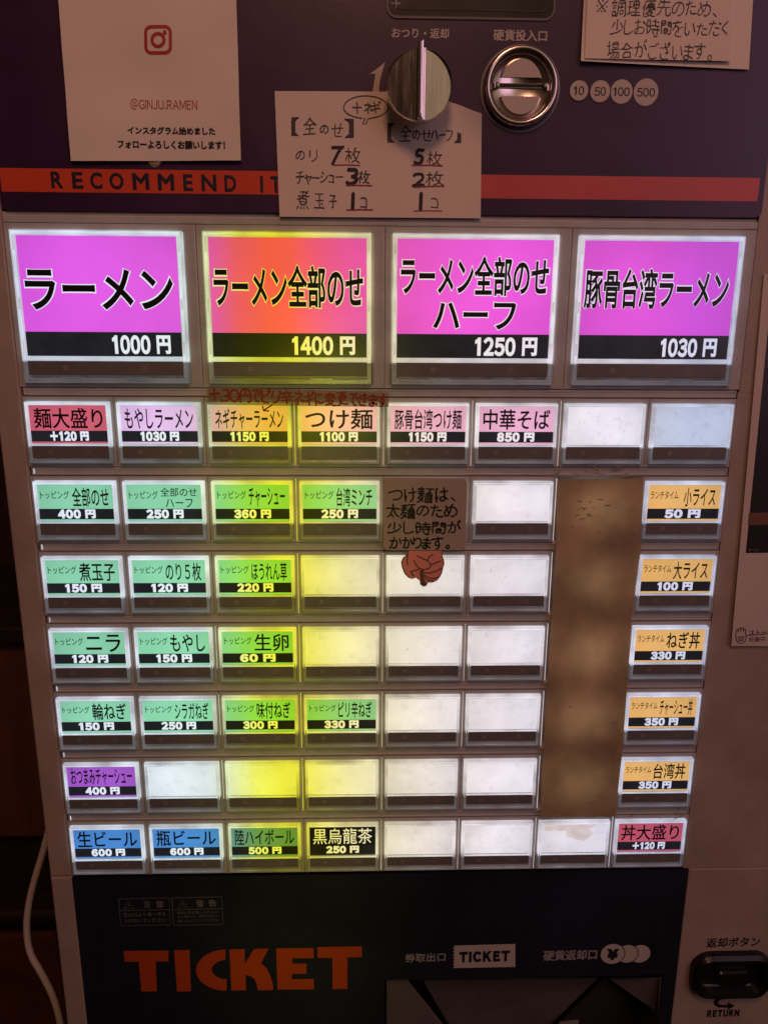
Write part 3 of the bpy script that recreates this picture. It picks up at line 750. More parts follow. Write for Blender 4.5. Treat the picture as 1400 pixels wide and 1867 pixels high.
R1 = math.radians(0.8)
b = MB()
for (xa, ya, xb, yb, xc, yc, xd, yd) in ((217, 1639, 309, 1637, 311, 1686, 221, 1688), (314, 1637, 405, 1635, 407, 1685, 317, 1687)):
    line(b, [(xa, ya), (xb, yb), (xc, yc), (xd, yd), (xa, ya)], 1.3, DL, M['ink_faint'])
    line(b, [(xa + 2, ya + 21.5), (xb + 1, yb + 21)], 1.2, DL, M['ink_faint'])
for cx in (236.5, 334):
    cy = 1657 if cx < 300 else 1655
    line(b, [(cx - 9, cy), (cx - 1, cy - 14), (cx + 9, cy - 1), (cx - 9, cy)], 1.2, DL, M['ink_faint'])
    line(b, [(cx - .5, cy - 9), (cx - .5, cy - 4.5)], 1.6, DL, M['ink_faint'])
for t, bx in (('注', (262, 1642, 275, 1655)), ('意', (284, 1642, 299, 1655)), ('警', (358, 1641, 372, 1654)), ('告', (380, 1640, 395, 1653)),
              ('取出口より奥へ手を', (225, 1664, 303, 1671)), ('入れないでください', (226, 1674, 303, 1682)),
              ('電源が抜き差しされると', (323, 1661, 397, 1666)), ('上に乗らない 物をのせない', (324, 1668, 399, 1673)), ('倒れないようにしてください', (324, 1675.5, 400, 1681))):
    ptext(b, t, bx, DL, M['ink_faint'], 0.03 if len(t) < 2 else 0.01, rot=R1)
ptext(b, '券取出口', (738, 1738, 812, 1754), DL, M['ink_grey'], 0.02, rot=R1)
ptext(b, '硬貨返却口', (990, 1732, 1088, 1751), DL, M['ink_grey'], 0.03, rot=R1)
# ticket emblem with a toothed edge
tk = [(826, 1724), (939, 1721), (939, 1763), (827, 1765)]
teeth = [(827, 1765)]
for i in range(7):
    yy = 1765 - i * 41 / 7
    teeth += [(825.5, yy - 1), (829, yy - 3.5)]
b.face([(*P(x, y, DL), DL) for x, y in [(827, 1724), (939, 1721), (939, 1763)] + teeth], M['ink_cream'])
ptext(b, '#TICKET', (837, 1734, 929, 1754), DL + .004, M['ink_navy'], 0.085, rot=R1)
# coin emblem
for k, cx in ((0, 1166), (1, 1143), (2, 1116)):
    cy = 1739
    q = P(cx, cy, DL); r = P(cx + 21.5 if cx < 1120 else cx + 19, cy, DL)[0] - q[0]
    b.disc(q[0], q[1], r * 1.08, DL + .004 * k, M['navy_low'])
    b.disc(q[0], q[1], r, DL + .004 * k + .002, M['ink_cream'])
ptext(b, '¥', (1105, 1730, 1128, 1750), DL + .014, M['ink_navy'], 0.09)
part(b, 'panel_print', (10, -28, 0), lowp, (16, -30, 0))

# ticket tray
b = MB()
dk = M['black']
zb = -5.5
b.face([(TX0, TB, zb), (TX1, TB, zb), (TX1, TY, zb), (TX0, TY, zb)], dk)
b.face([(TX0, TY, F), (TX1, TY, F), (TX1, TY, zb), (TX0, TY, zb)], M['dark_grey'])
b.face([(TX0, TB, F), (TX0, TY, F), (TX0, TY, zb), (TX0, TB, zb)], M['dark_grey'])
b.face([(TX1, TB, F), (TX1, TY, F), (TX1, TY, zb), (TX1, TB, zb)], M['dark_grey'])
b.face([(TX0, TB, F), (TX1, TB, F), (TX1, TB, zb), (TX0, TB, zb)], M['dark_grey'])
tray = part(b, 'ticket_tray', (22, -33, 0))
def tq(b_, pts, m_, th=0.12):
    """plate through photo points given with their depths"""
    f = [(*P(x, y, d), d) for x, y, d in pts]
    k = [(p[0], p[1], p[2] - th) for p in f]
    b_.face(f, m_); b_.face(k[::-1], m_)
    n = len(f)
    for i in range(n):
        j = (i + 1) % n
        b_.face([f[i], k[i], k[j], f[j]], m_)
b = MB()
tq(b, [(772, 1789, -1.2), (1088, 1785, -1.2), (1003, 1868, -2.6), (960, 1900, -2.9), (850, 1900, -2.9), (818, 1868, -2.6)], M['smoke'])
tq(b, [(705, 1787, -0.4), (741, 1786, -0.4), (806, 1868, -1.3), (830, 1905, -1.6), (705, 1905, -1.0)], M['smoke'])
part(b, 'ticket_chute', (20, -33, 0), tray, (22, -33, 0))
b = MB()
tq(b, [(1112, 1786, -1.0), (1203, 1784, -0.4), (1201, 1848, -0.8)], M['smoke'])
tq(b, [(1202, 1783, -0.3), (1206, 1783, -0.3), (1199, 1905, -0.3), (1195, 1905, -0.3)], M['smoke'], 0.05)
tq(b, [(1100, 1784, -1.6), (1015, 1868, -3.4), (985, 1905, -3.6), (1195, 1905, -3.4), (1196, 1858, -3)], M['dark_grey'])
tq(b, [(1020, 1866, -2.2), (1055, 1862, -2.2), (1052, 1880, -2.2), (1018, 1880, -2.2)], M['brown_mark'])
part(b, 'coin_chute', (28, -33, 0), tray, (22, -33, 0))

# return lever
b = MB()
x0, y0, x1, y1 = pbox(1256, 1733, 1401, 1811, F)
RB = (36, -33, 0)
b.loft(x0, y0, x1, y1, [(0, F), (0.03, F + .35), (0.2, F + .55), (0.45, F + .48), (0.62, F + .10), (0.70, F + .03)], M['black'], rad=1.1, seg=10)
ret = part(b, 'return_button', RB)
b = MB()
x0, y0, x1, y1 = pbox(1303, 1770, 1366, 1797, F + .2)
b.loft(x0, y0, x1, y1, [(0, F), (0.02, F + .2), (0.1, F + .32), (0.2, F + .34)], M['black'], rad=0.38, seg=8)
part(b, 'push_key', RB, ret, RB)
b = MB()
ptext(b, '返却ボタン', (1287, 1709, 1385, 1727), F + .004, M['ink_black'], 0.025, rot=R1)
ptext(b, '#RETURN', (1288, 1841, 1347, 1854), F + .004, M['ink_black'], 0.08, rot=R1)
A = lambda pts: b.face([(*P(x, y, F + .006), F + .006) for x, y in pts], M['ink_black'])
A([(1318, 1818), (1322, 1821), (1312, 1823), (1308, 1828), (1312, 1832), (1326, 1832), (1326, 1827), (1339, 1834), (1326, 1841), (1326, 1837), (1309, 1837),
   (1301, 1832), (1300, 1826), (1304, 1820), (1311, 1818)])
part(b, 'return_caption', (36, -33, 0))

# upper navy panel with its print
b = MB()
x0, x1 = -0.18, 33.62
b.loft(x0, 8.31, 33.6, VT - 0.5, [(0, -2), (0, F - .05), (0.04, F + .02)], M['navy'], rad=0.3, seg=5)
upper = part(b, 'upper_panel', (16, 15, 0))
UB = (16, 15, 0)
D2 = F + 0.02
DU = D2 + 0.006
b = MB()
y0, y1 = P(250, 352, DU)[1], P(250, 309, DU)[1]
b.face([(-0.05, y0, DU), (20, y0, DU), (20, y1, DU), (-0.05, y1, DU)], M['orange'])
y0, y1 = P(1100, 364, DU)[1], P(1100, 321, DU)[1]
b.face([(20.002, y0, DU), (33.3, y0, DU), (33.3, y1, DU), (20.002, y1, DU)], M['red_stripe'])
for ch, xa, xb in (('R', 187, 232), ('E', 264, 304), ('C', 330, 374), ('O', 400, 452), ('M', 484, 545), ('M', 576, 636), ('E', 669, 704), ('N', 735, 790),
                   ('D', 819, 862), ('I', 949, 960), ('T', 986, 1026)):
    ya = 625 + (xa - 187) * 15.5 / 760
    ptext(b, ch, (xa / 2, ya / 2, xb / 2, ya / 2 + 31), DU + .003, M['ink_navy'], 0.035 if ch != 'I' else 0.01)
part(b, 'recommend_stripe', UB, upper, UB)
b = MB()
ptext(b, 'おつり・返却', (714, 51, 818, 70), DU, M['ink_cream'], 0.02)
ptext(b, '硬貨投入口', (899, 54, 997, 75), DU, M['ink_cream'], 0.02)
b.face([(*P(x, y, DU), DU) for x, y in [(702, 113), (696, 133), (692, 150), (691, 169), (679, 169), (682, 150), (684.5, 134), (674, 134.5), (688, 125)]], M['ink_cream'])
for k, (cx, cy, r, t, w) in enumerate(((1177, 168, 23, '500', 16.5), (1132.5, 167, 20.5, '100', 15), (1093.5, 166.5, 18.5, '50', 10.5), (1055, 165, 17, '10', 9.5))):
    q = P(cx, cy, DU); rr = P(cx + r, cy, DU)[0] - q[0]; e = DU + .006 * k
    b.disc(q[0], q[1], rr * 1.09, e, M['navy']); b.disc(q[0], q[1], rr * .97, e + .003, M['ink_cream'])
    ptext(b, '#' + t, (cx - w, cy - 8, cx + w, cy + 8.5), e + .005, M['ink_navy'], 0.02)
part(b, 'panel_print', UB, upper, UB)
# banknote slot at the top edge
b = MB()
x0, y0 = P(703, 39, D2); x1, _ = P(1011, 39, D2)
y0 = P(850, 37, D2)[1]
b.loft(x0, y0, x1, y0 + 6.0, [(0, D2 - .01), (0.02, D2 + .05), (0.10, D2 + .05), (0.14, D2 - .0)], M['ink_faint'], cap=False, rad=0.45, seg=6)
b.loft(x0 + .1, y0 + .1, x1 - .1, y0 + 5.9, [(0, D2), (.02, D2 + .012)], M['black'], rad=0.38, seg=6)
b.loft(x0 + .33, y0 + .33, x1 - .33, y0 + 5.6, [(0, D2 + .013), (0.02, D2 + .03), (.06, D2 + .013)], M['dark_grey'], cap=False, rad=0.3, seg=6)
c = P(722, 6, D2 + .02)
b.face([(c[0] - .18, c[1] - .03, D2 + .02), (c[0] + .18, c[1] - .03, D2 + .02), (c[0] + .18, c[1] + .03, D2 + .02), (c[0] - .18, c[1] + .03, D2 + .02)], M['ink_grey'])
b.face([(c[0] - .03, c[1] - .18, D2 + .023), (c[0] + .03, c[1] - .18, D2 + .023), (c[0] + .03, c[1] + .18, D2 + .023), (c[0] - .03, c[1] + .18, D2 + .023)], M['ink_grey'])
part(b, 'banknote_slot', UB, upper, UB)
# small brass lock tab that peeps out below the flyer
b = MB()
q = P(281, 291, F + .08)
b.lathe(q[0], q[1], [(0.30, F), (0.30, F + .05), (0.22, F + .10), (0.001, F + .115)], M['brass'], 32)
part(b, 'lock_screw', UB, upper, UB)

# change knob
KD = F + 1.25
kc = P(765, 154, KD); kr = P(826, 154, KD)[0] - kc[0]
KB = (kc[0], kc[1], 0)
b = MB()
b.lathe(kc[0], kc[1], [(kr * .62, F), (kr * .62, KD - .5), (kr * .97, KD - .42), (kr * 1.0, KD - .3), (kr * 1.0, KD - .08), (kr * .975, KD - .02)], M['chrome'])
# two slightly canted face halves
n = 40
for sgn in (-1, 1):
    pts = [(kc[0], kc[1] + kr * .975 * sgn, KD - .02)] if False else []
    for i in range(n + 1):
        t = math.pi * i / n - math.pi / 2
        x = math.cos(t) * kr * .975 * sgn; y = math.sin(t) * kr * .975
        pts.append((kc[0] + x, kc[1] + y, KD - .02 + (abs(x) / kr) * (-0.10 if sgn < 0 else -0.17)))
    b.face(pts, M['chrome'])
knob = part(b, 'change_knob', KB)
b = MB()
hw = kr * .115
yt, yb = kc[1] + kr * 1.06, kc[1] - kr * 1.0
for (xa, xb, dd) in ((-1.0, -0.5, .10), (-0.46, 0.46, .55), (0.5, 1.0, .14)):
    b.box(kc[0] + xa * hw * 1.45, yb if dd < .5 else yb - 0.02, kc[0] + xb * hw * 1.45, yt if dd > .5 else yt - .12, KD - .05, KD + dd, M['chrome'], 0.05)
b.box(kc[0] - hw * .2, yb + .1, kc[0] + hw * .2, yt - .1, KD + .6, KD + .66, M['chrome'], 0.03)
part(b, 'handle_bar', KB, knob, KB)

# coin slot
cc = P(947.5, 163, F); cr = P(1020, 163, F)[0] - cc[0]
CB = (cc[0], cc[1], 0)
b = MB()
b.lathe(cc[0], cc[1], [(cr, D2), (cr, D2 + .03), (cr * .955, D2 + .05)], M['ink_grey'])
b.lathe(cc[0], cc[1], [(cr * .955, D2 + .05), (cr * .90, D2 + .06)], M['navy'])
b.lathe(cc[0], cc[1] + .04, [(cr * .92, D2), (cr * .92, D2 + .25), (cr * .87, D2 + .38), (cr * .80, D2 + .36), (cr * .73, D2 + .18), (cr * .70, D2 + .1), (0.001, D2 + .08)], M['chrome_soft'], 96)
slot = part(b, 'coin_slot', CB)
for sgn in (1, -1):
    b = MB(); pts = []
    for i in range(31):
        t = math.radians(20 + 140 * i / 30)
        pts.append((cc[0] + math.cos(t) * cr * .52, cc[1] + .04 + sgn * (math.sin(t) * cr * .62 + .0)))
    b.prism(pts, D2 + .05, D2 + .17, M['ink_cream'], M['chrome_soft'])
    part(b, 'inlay_pad', CB, slot, CB)
b = MB()
b.box(cc[0] - cr * .60, cc[1] - .02, cc[0] + cr * .60, cc[1] + .20, D2 + .02, D2 + .13, M['chrome_soft'], .03)
b.box(cc[0] - cr * .56, cc[1] + .03, cc[0] + cr * .56, cc[1] + .16, D2 + .02, D2 + .14, M['black'], .005)
for sx in (-1, 1):
    b.box(cc[0] + sx * cr * .60 - .10, cc[1] - .03, cc[0] + sx * cr * .60 + .10, cc[1] + .20, D2 + .05, D2 + .28, M['chrome'], .06)
part(b, 'slot_mouth', CB, slot, CB)

# ------------------------------------------------------------------ the backlit buttons
CW, CHH = 4.2, 3.7488
BW, BH = 3.84, 2.86
GROUP = 'backlit menu buttons in their rows'

def button_proto(w, h, big):
    """cap, bezel, lamp plate, clip bar and sold-out window around the origin at the cap's upper corner"""
    rail, topr = (0.14, 0.15) if not big else (0.22, 0.22)
    f_card0, f_card1 = topr, h * (0.675 if not big else 0.818)
    bar0, bar1 = (h * .675, h * .712) if not big else (h * .822, h * .845)
    st0, st1 = (h * .715, h * .915) if not big else (h * .85, h * .945)
    R = {}
    AC = M['acrylic_big' if big else 'acrylic_small']
    b = MB()   # acrylic tray rim: bright outer wall, trough, bright inner lip
    ED = M['edge_big' if big else 'edge_small']
    ow, il = (.035, .028) if not big else (.05, .04)
    b.loft(0, -h, w, 0, [(0.0, -.5), (0.0, -.03), (.01, 0), (ow - .008, 0), (ow, -.02), (ow, -.5)], ED, cap=False, closed=True)
    b.loft(0, -h, w, 0, [(ow + .001, -.45), (ow + .001, -.07), (rail - il - .001, -.07), (rail - il - .001, -.45)], AC, cap=False, closed=True)
    b.loft(0, -h, w, 0, [(rail - il, -.4), (rail - il, -.035), (rail, -.05), (rail, -.4)], ED, cap=False, closed=True)
    # moulded segments along the side rails
    for y0_, y1_ in ((.05, .20), (.215, .33), (.345, .47), (.485, .66)) if not big else ((.03, .13), (.15, .42), (.435, .51), (.53, .70), (.715, .80)):
        for xa in (ow + .012, w - rail + il + .012):
            xb = xa + rail - ow - il - .024
            b.loft(xa, -h * y1_, xb, -h * y0_, [(0, -.069), (0, -.045), (.012, -.03)], AC if big and y0_ in (.15, .53) else ED)
    R['menu_button'] = b
    b = MB()   # clip bar
    b.loft(rail * .7, -bar1, w - rail * .7, -bar0, [(0, -.22), (0, -.03), (.03, -.005)], AC)
    b.face([(rail, -bar1 + .01, -.25), (w - rail, -bar1 + .01, -.25), (w - rail, -bar0, -.25), (rail, -bar0, -.25)], INK['plate'])
    R['clip_bar'] = b
    b = MB()   # lamp plate behind the rim: lit part, then a faint glow painted for light bleed
    b.face([(0.015, -bar1 - .06, -.53), (w - .015, -bar1 - .06, -.53), (w - .015, -.015, -.53), (.015, -.015, -.53)], INK['plate'])
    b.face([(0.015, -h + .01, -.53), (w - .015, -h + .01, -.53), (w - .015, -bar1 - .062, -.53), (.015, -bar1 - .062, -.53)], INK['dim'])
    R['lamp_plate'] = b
    b = MB()
    b.loft(rail * .85, -st1, w - rail * .85, -st0, [(0, -.3), (0, -.10), (.02, -.07)], M['brown_strip'])
    cy = -(st0 + st1) / 2; r = (st1 - st0) * .22
    b.disc(w * .255, cy, r, -.066, M['brown_mark'], 20)
    for a in (1, -1):
        q = [(w * .735 - r, cy - r * a), (w * .735 + r, cy + r * a)]
        b.stroke(q, r * .55, -.066 + a * .0012, M['brown_mark'])
    for xx in (.22, .62):   # hinge ribs on the lower lip
        b.box(w * xx, -h + .02 + h * .02, w * (xx + .14), -h + .02 + h * .038, -.3, .012, AC, .012)
    R['sold_out_window'] = b
    b = MB()
    outer = (-.17, -h - .19, w + .178, .24) if not big else (-.325, -h - .19, w + .60, .30)
    b.ring(outer, (-.018, -h - .018, w + .018, .018), [(0, -1.2), (0, F - .03), (.10, F), (.82, F), (.94, F - .05), (1, F - .3), (1, -.9)], M['beige_glow_worn'])
    R['button_bezel'] = b
    return R

proto = {}
def make_button(u, v, w, h, big, card, label):
    k = (big,)
    if k not in proto:
        R = button_proto(w, h, big)
        objs = {}
        for n_, mb in R.items():
            me_src = mb.build(n_, None, (0, 0, 0))
            objs[n_] = me_src
        root = objs['menu_button']; root.parent = machine
        for n_, o in objs.items():
            if n_ != 'menu_button': o.parent = root; o.location = (0, 0, 0)
        proto[k] = root
        r = root
    else:
        src = proto[k]
        r = src.copy(); COL.objects.link(r)
        for ch in src.children:
            if ch.name.startswith('menu_card'): continue
            c = ch.copy(); COL.objects.link(c); c.parent = r
    r.location = W3(u, v, 0) - W3(*BASE)
    r['label'] = label
    r['group'] = GROUP
    card.v = [(x + u, y + v, d) for x, y, d in card.v]
    card.build('menu_card', r, (u, v, 0), (u, v, 0))
    return r

CD_ = -.12
def small_card(color, main, price, prefix=None, main2=None, mx=None, tcol=None):
    w, h = BW, BH
    x0, x1, y1 = 0.115, w - .115, -0.125
    zb, sb, eb = -h * .465, -h * .645, -h * .68
    b = MB(); R = lambda xa, ya, xb, yb, d, m_: b.face([(xa, ya, d), (xb, ya, d), (xb, yb, d), (xa, yb, d)], m_)
    if color is None:
        R(x0, eb, x1, y1, CD_, INK['white_blue' if main == 7 else 'white'])
        if main == 'scraps':
            q = [(1.5, -.4), (2.6, -.35), (3.0, -.75), (2.5, -1.25), (1.5, -.95)]
            b.face([(x, y, CD_ + .006) for x, y in q], M['patch'])
            b.face([(x, y, CD_ + .010) for x, y in [(.25, -.22), (3.2, -.2), (2.9, -.42), (1.4, -.6), (.3, -.55)]], M['patch'])
        else:
            rnd = random.Random(main)
            for _ in range(rnd.randint(6, 18) if main not in (6, 7) else 34):     # specks and scratches
                x, y = rnd.uniform(.4, w - .4), rnd.uniform(eb + .15, -.35)
                a = rnd.gauss(1.5, .7); l = rnd.choice((.01, .015, .02, .03, .03, .05, .18))
                b.stroke([(x, y), (x + l * math.cos(a), y + l * math.sin(a))], .012 + .010 * rnd.random(), CD_ + .004, M['patch'] if rnd.random() < .6 else M['speck'])
        return b
    dark = tcol == 'white'
    R(x0, zb, x1, y1, CD_, INK[color])
    R(x0, sb, x1, zb, CD_, INK['strip'])
    R(x0, eb, x1, sb, CD_, INK[color] if not dark else INK['strip'])
    H = y1 - zb; Wd = x1 - x0
    tm = INK['text_white'] if dark else M['text_dark']
    fx = lambda f: x0 + Wd * f
    fy = lambda f: y1 - H * f
    wt = 0.014
    if prefix:
        b.text(prefix, fx(.04), fy(.60), fx(.42), fy(.27), CD_ + .004, M['text_dim'], 0.008)
        m0, m1 = mx or (.455, .935)
        if main2:
            b.text(main, fx(m0), fy(.50), fx(m1), fy(.14), CD_ + .004, M['text_dark'], 0.008)
            b.text(main2, fx(m0 + .06), fy(.94), fx(m1 - .06), fy(.60), CD_ + .004, M['text_dark'], 0.008)
        else:
            b.text(main, fx(m0), fy(.91), fx(m1), fy(.13), CD_ + .004, tm, wt)
    else:
        m0, m1 = mx or (.06, .94)
        b.text(main, fx(m0), fy(.92), fx(m1), fy(.12), CD_ + .004, tm, wt - (.012 if dark else 0))
    sh = zb - sb
    b.text('#' + price, x0 + Wd * .25, sb + sh * .06, x0 + Wd * .745, sb + sh * .95, CD_ + .004, INK['text_white'], 0.072)
    return b

def big_card(lines, price, px):
    w, h = 7.48, 6.64
    x0, x1, y1 = .20, w - .20, -.20
    zb, sb = -h * .655, -h * .817
    b = MB(); R = lambda xa, ya, xb, yb, d, m_: b.face([(xa, ya, d), (xb, ya, d), (xb, yb, d), (xa, yb, d)], m_)
    R(x0, zb, x1, y1, CD_, INK['magenta']); R(x0, sb, x1, zb, CD_, INK['strip'])
    H = y1 - zb; Wd = x1 - x0
    for t, a0, b0, a1, b1 in lines:
        q = (x0 + Wd * a0, y1 - H * b1, x0 + Wd * a1, y1 - H * b0)
        e = .040
        b.text(t, q[0], q[1], q[2], q[3], CD_ + .002, INK['text_white'], 0.052, 0.004)
        b.text(t, q[0] + e, q[1] + e, q[2] - e, q[3] - e, CD_ + .010, M['text_dark'], 0.024, 0.006)
    sh = zb - sb
    b.text('#' + price, x0 + Wd * px, sb + sh * .09, x0 + Wd * .922, sb + sh * .88, CD_ + .004, INK['text_white'], 0.046)
    return b

bigs = [([('ラーメン', .025, .33, .965, .78)], '1000 円', .55, 'magenta button for plain ramen'),
        ([('ラーメン全部のせ', .02, .275, .98, .74)], '1400 円', .515, 'magenta button glowing orange in the middle'),
        ([('ラーメン全部のせ', .02, .165, .98, .60), ('ハーフ', .23, .65, .78, .96)], '1250 円', .515, 'magenta button with two lines of writing'),
        ([('豚骨台湾ラーメン', .015, .28, .965, .73)], '1030 円', .55, 'magenta button with eight tightly set characters')]
for i, (ln, pr, px, lb) in enumerate(bigs):
    make_button(.14 + 8.42 * i, 7.51, 7.48, 6.64, True, big_card(ln, pr, px), lb)

TP, LT = 'トッピング', 'ランチタイム'
ROWS = [
    [('rose', '麺大盛り', '+120 円'), ('lavender', 'もやしラーメン', '1030 円'), ('pink', 'ネギチャーラーメン', '1150 円'), ('pink', 'つけ麺', '1100 円'),
     ('pink', '豚骨台湾つけ麺', '1150 円'), ('pink', '中華そば', '850 円'), None, None],
    [('green', '全部のせ', '400 円', TP), ('green', '全部のせ', '250 円', TP, 'ハーフ'), ('green', 'チャーシュー', '360 円', TP), ('green', '台湾ミンチ', '250 円', TP),
     None, None, None, ('orange', '小ライス', '50 円', LT, None, (.495, .93))],
    [('green', '煮玉子', '150 円', TP), ('green', 'のり５枚', '120 円', TP), ('green', 'ほうれん草', '220 円', TP), None, None, None, None,
     ('orange', '大ライス', '100 円', LT)],
    [('green', 'ニラ', '120 円', TP), ('green', 'もやし', '150 円', TP), ('green', '生卵', '60 円', TP), None, None, None, None, ('orange', 'ねぎ丼', '330 円', LT)],
    [('green', '輪ねぎ', '150 円', TP), ('green', 'シラガねぎ', '250 円', TP), ('green', '味付ねぎ', '300 円', TP), ('green', 'ピリ辛ねぎ', '330 円', TP), None, None, None,
     ('orange', 'チャーシュー丼', '350 円', LT)],
    [('purple', 'おつまみチャーシュー', '400 円'), None, None, None, None, None, None, ('orange', '台湾丼', '350 円', LT)],
    [('blue', '生ビール', '600 円'), ('blue', '瓶ビール', '600 円'), ('teal', '陸ハイボール', '500 円'), ('black', '黒烏龍茶', '250 円', None, None, None, 'white'),
     None, None, 'scraps', ('rose', '丼大盛り', '+120 円')],
]
ROWN = ['first small', 'second small', 'third small', 'fourth small', 'fifth small', 'sixth small', 'bottom']
for r, row in enumerate(ROWS):
    for c, it in enumerate(row):
        u, v = c * CW, -r * CHH
        if c == 6 and 1 <= r <= 5:      # no button: an unseen glowing plate added to light the brown sheet
            b = MB()
            b.loft(u + .9, v - 2.15, u + 3.1, v - .45, [(0, -.95), (0, -.9)], INK['white'], rad=.4, seg=4)
            part(b, 'glow_plate', (u, v, -1.1))
            continue
        if it is None:
            card = small_card(None, r * 8 + c, None); lb = 'blank white button in the %s row' % ROWN[r]
        elif it == 'scraps':
            card = small_card(None, 'scraps', None); lb = 'blank white button with scraps of old tape'
        else:
            pre = it[3] if len(it) > 3 else None
            card = small_card(it[0], it[1], it[2], pre, it[4] if len(it) > 4 else None, it[5] if len(it) > 5 else None, it[6] if len(it) > 6 else None)
            lb = '%s button reading %s at %s' % (it[0], it[1], it[2])
        make_button(u, v, BW, BH, False, card, lb)

# bars between the rows, and glowing strips painted as lamp light leaking through the gaps
for r in range(0, 7):
    v0, v1 = .24 - CHH * r + .03, -BH - .19 - CHH * (r - 1) - .02
    if r == 0: v0, v1 = .27, 7.51 - 6.64 - .19 - .03
    b = MB()
    b.loft(-.1, v0, 33.4, v1, [(0, -1.2), (0, F - .08), (.05, F - .03), (.10, F - .03), (.13, F - .06)], M['beige_glow_worn'])
    part(b, 'row_bar', (16, v0, 0))
def leak(u, v0, v1, w_=.055, d=-.34):
    b = MB()
    b.loft(u - w_ / 2, v0, u + w_ / 2, v1, [(0, d - .1), (0, d - .004), (.005, d)], INK['leak'])
    part(b, 'leak_glow_strip', (u, v0, d))
for c in (3, 4, 5, 6):
    for r in range(7):
        v = -r * CHH
        wd = {3: .06, 4: .022, 5: .022, 6: .06}[c]
        if (c in (4, 5) and r == 1) or (c == 3 and r == 6) or (c == 5 and r in (2, 5)): continue
        if c == 6 and r == 0: wd = .03
        leak(c * CW - .185, v - BH - .12, v + .15, wd, F - .015)
for r in (3, 4, 5):
    leak(2 * CW - .185, -r * CHH - 2.2, -r * CHH + .1, .02, F - .015)
leak(16.85 - .28, 1.0, 7.6, .018, F - .015)
for r in range(1, 7):
    v0 = .27 - CHH * r + .05
    leak(0.04, v0 + .02, v0 + .30, .025, F - .02)
leak(7 * CW - .185, -6 * CHH - BH - .12, -6 * CHH + .2, .06, F - .01)

# ------------------------------------------------------------------ papers and stickers
SURF = [None]
def paper(name, corners, d, m_, label, cat, th=0.010, bend=None, nx=14, ny=14):
    """a thin sheet with its own thickness: corners (tl, tr, br, bl) in photo points, gently curled by BEND(s,t)"""
    q = [P(x, y, d) for x, y in corners]
    b_ = MB(); V = []
    bend = bend or (lambda s_, t_: 0)
    for side in (0, 1):
        for j in range(ny + 1):
            t = j / ny
            for i in range(nx + 1):
                s_ = i / nx
                x = (q[0][0] * (1 - s_) + q[1][0] * s_) * (1 - t) + (q[3][0] * (1 - s_) + q[2][0] * s_) * t
                y = (q[0][1] * (1 - s_) + q[1][1] * s_) * (1 - t) + (q[3][1] * (1 - s_) + q[2][1] * s_) * t
                V.append((x, y, d + bend(s_, t) - side * th))
    N = (nx + 1) * (ny + 1); Fs = []
    for j in range(ny):
        for i in range(nx):
            a = j * (nx + 1) + i
            Fs.append((a + nx + 1, a + nx + 2, a + 1, a)); Fs.append((N + a, N + a + 1, N + a + nx + 2, N + a + nx + 1))
    rim = [i for i in range(nx + 1)] + [j * (nx + 1) + nx for j in range(1, ny + 1)] + [ny * (nx + 1) + i for i in range(nx - 1, -1, -1)] + [j * (nx + 1) for j in range(ny - 1, 0, -1)]
    b_.add(V, Fs, m_, True)
    for i in range(len(rim)):
        a, c = rim[i], rim[(i + 1) % len(rim)]
        b_.face([V[a], V[c], V[N + c], V[N + a]], m_)
    at = (sum(p[0] for p in q) / 4, sum(p[1] for p in q) / 4, d)
    o = b_.build(name, None, at)
    tag(o, label, cat)
    def surf(u, v):
        t = (v - (q[0][1] + q[1][1]) / 2) / ((q[3][1] + q[2][1]) / 2 - (q[0][1] + q[1][1]) / 2)
        l = q[0][0] + (q[3][0] - q[0][0]) * t; r_ = q[1][0] + (q[2][0] - q[1][0]) * t
        return d + bend((u - l) / (r_ - l), t)
    SURF[0] = surf
    return o, at

# flyer with the camera emblem
fd = F + .14
o, at = paper('paper_flyer', [(105, -40), (430, -40), (440, 293), (131, 294)], fd, M['paper'],
              'white flyer with red rounded camera emblem and account name, taped to the navy panel', 'flyer', bend=lambda s, t: .03 + .04 * (t ** 3) * (1 - .5 * s) + .10 * noise.noise(Vector((s * 1.8 + t * 1.5, t * 2.6 - s * 1.2, 4.2))), nx=30, ny=30)
b = MB()
e = fd + .05
def rrect_line(cx, cy, hw_, hh, rad, wpx, m_, d):
    pts = []
    for sx, sy, st in ((1, -1, -90), (1, 1, 0), (-1, 1, 90), (-1, -1, 180)):
        for k in range(7):
            t = math.radians(st + 15 * k)
            pts.append((cx + sx * (hw_ - rad) + rad * math.cos(t), cy + sy * (hh - rad) + rad * math.sin(t)))
    pts.append(pts[0]); line(b, pts, wpx, d, m_)
rrect_line(289, 73, 22.5, 23.5, 10, 4.2, M['print_red'], e)
pts = [(289 + 11 * math.cos(t * .2618), 73.5 + 11.5 * math.sin(t * .2618)) for t in range(25)]
line(b, pts, 4.2, e, M['print_red'])
q = P(301.5, 60, e); b.disc(q[0], q[1], .085, e + .008, M['print_red'], 16)
ptext(b, '#@GINJU.RAMEN', (238, 180, 360, 200), e, M['print_red'], 0.0)
ptext(b, 'インスタグラム始めました', (233, 231, 393, 246), e, M['ink_black'], 0.045)
ptext(b, 'フォローよろしくお願いします！', (215, 256, 411, 272), e, M['ink_black'], 0.045)
b.drape(SURF[0], .006)
b.build('flyer_print', o, at, at)

# pencilled price note tucked behind the knob
nd = F + .10
o, at = paper('handwritten_note', [(501, 166), (826, 186), (876, 398), (510, 395)], nd, M['paper_warm'],
              'handwritten note listing topping amounts, tucked under the metal knob', 'note',
              bend=lambda s, t: .03 + .05 * (1 - t) * s + .03 * t * t)
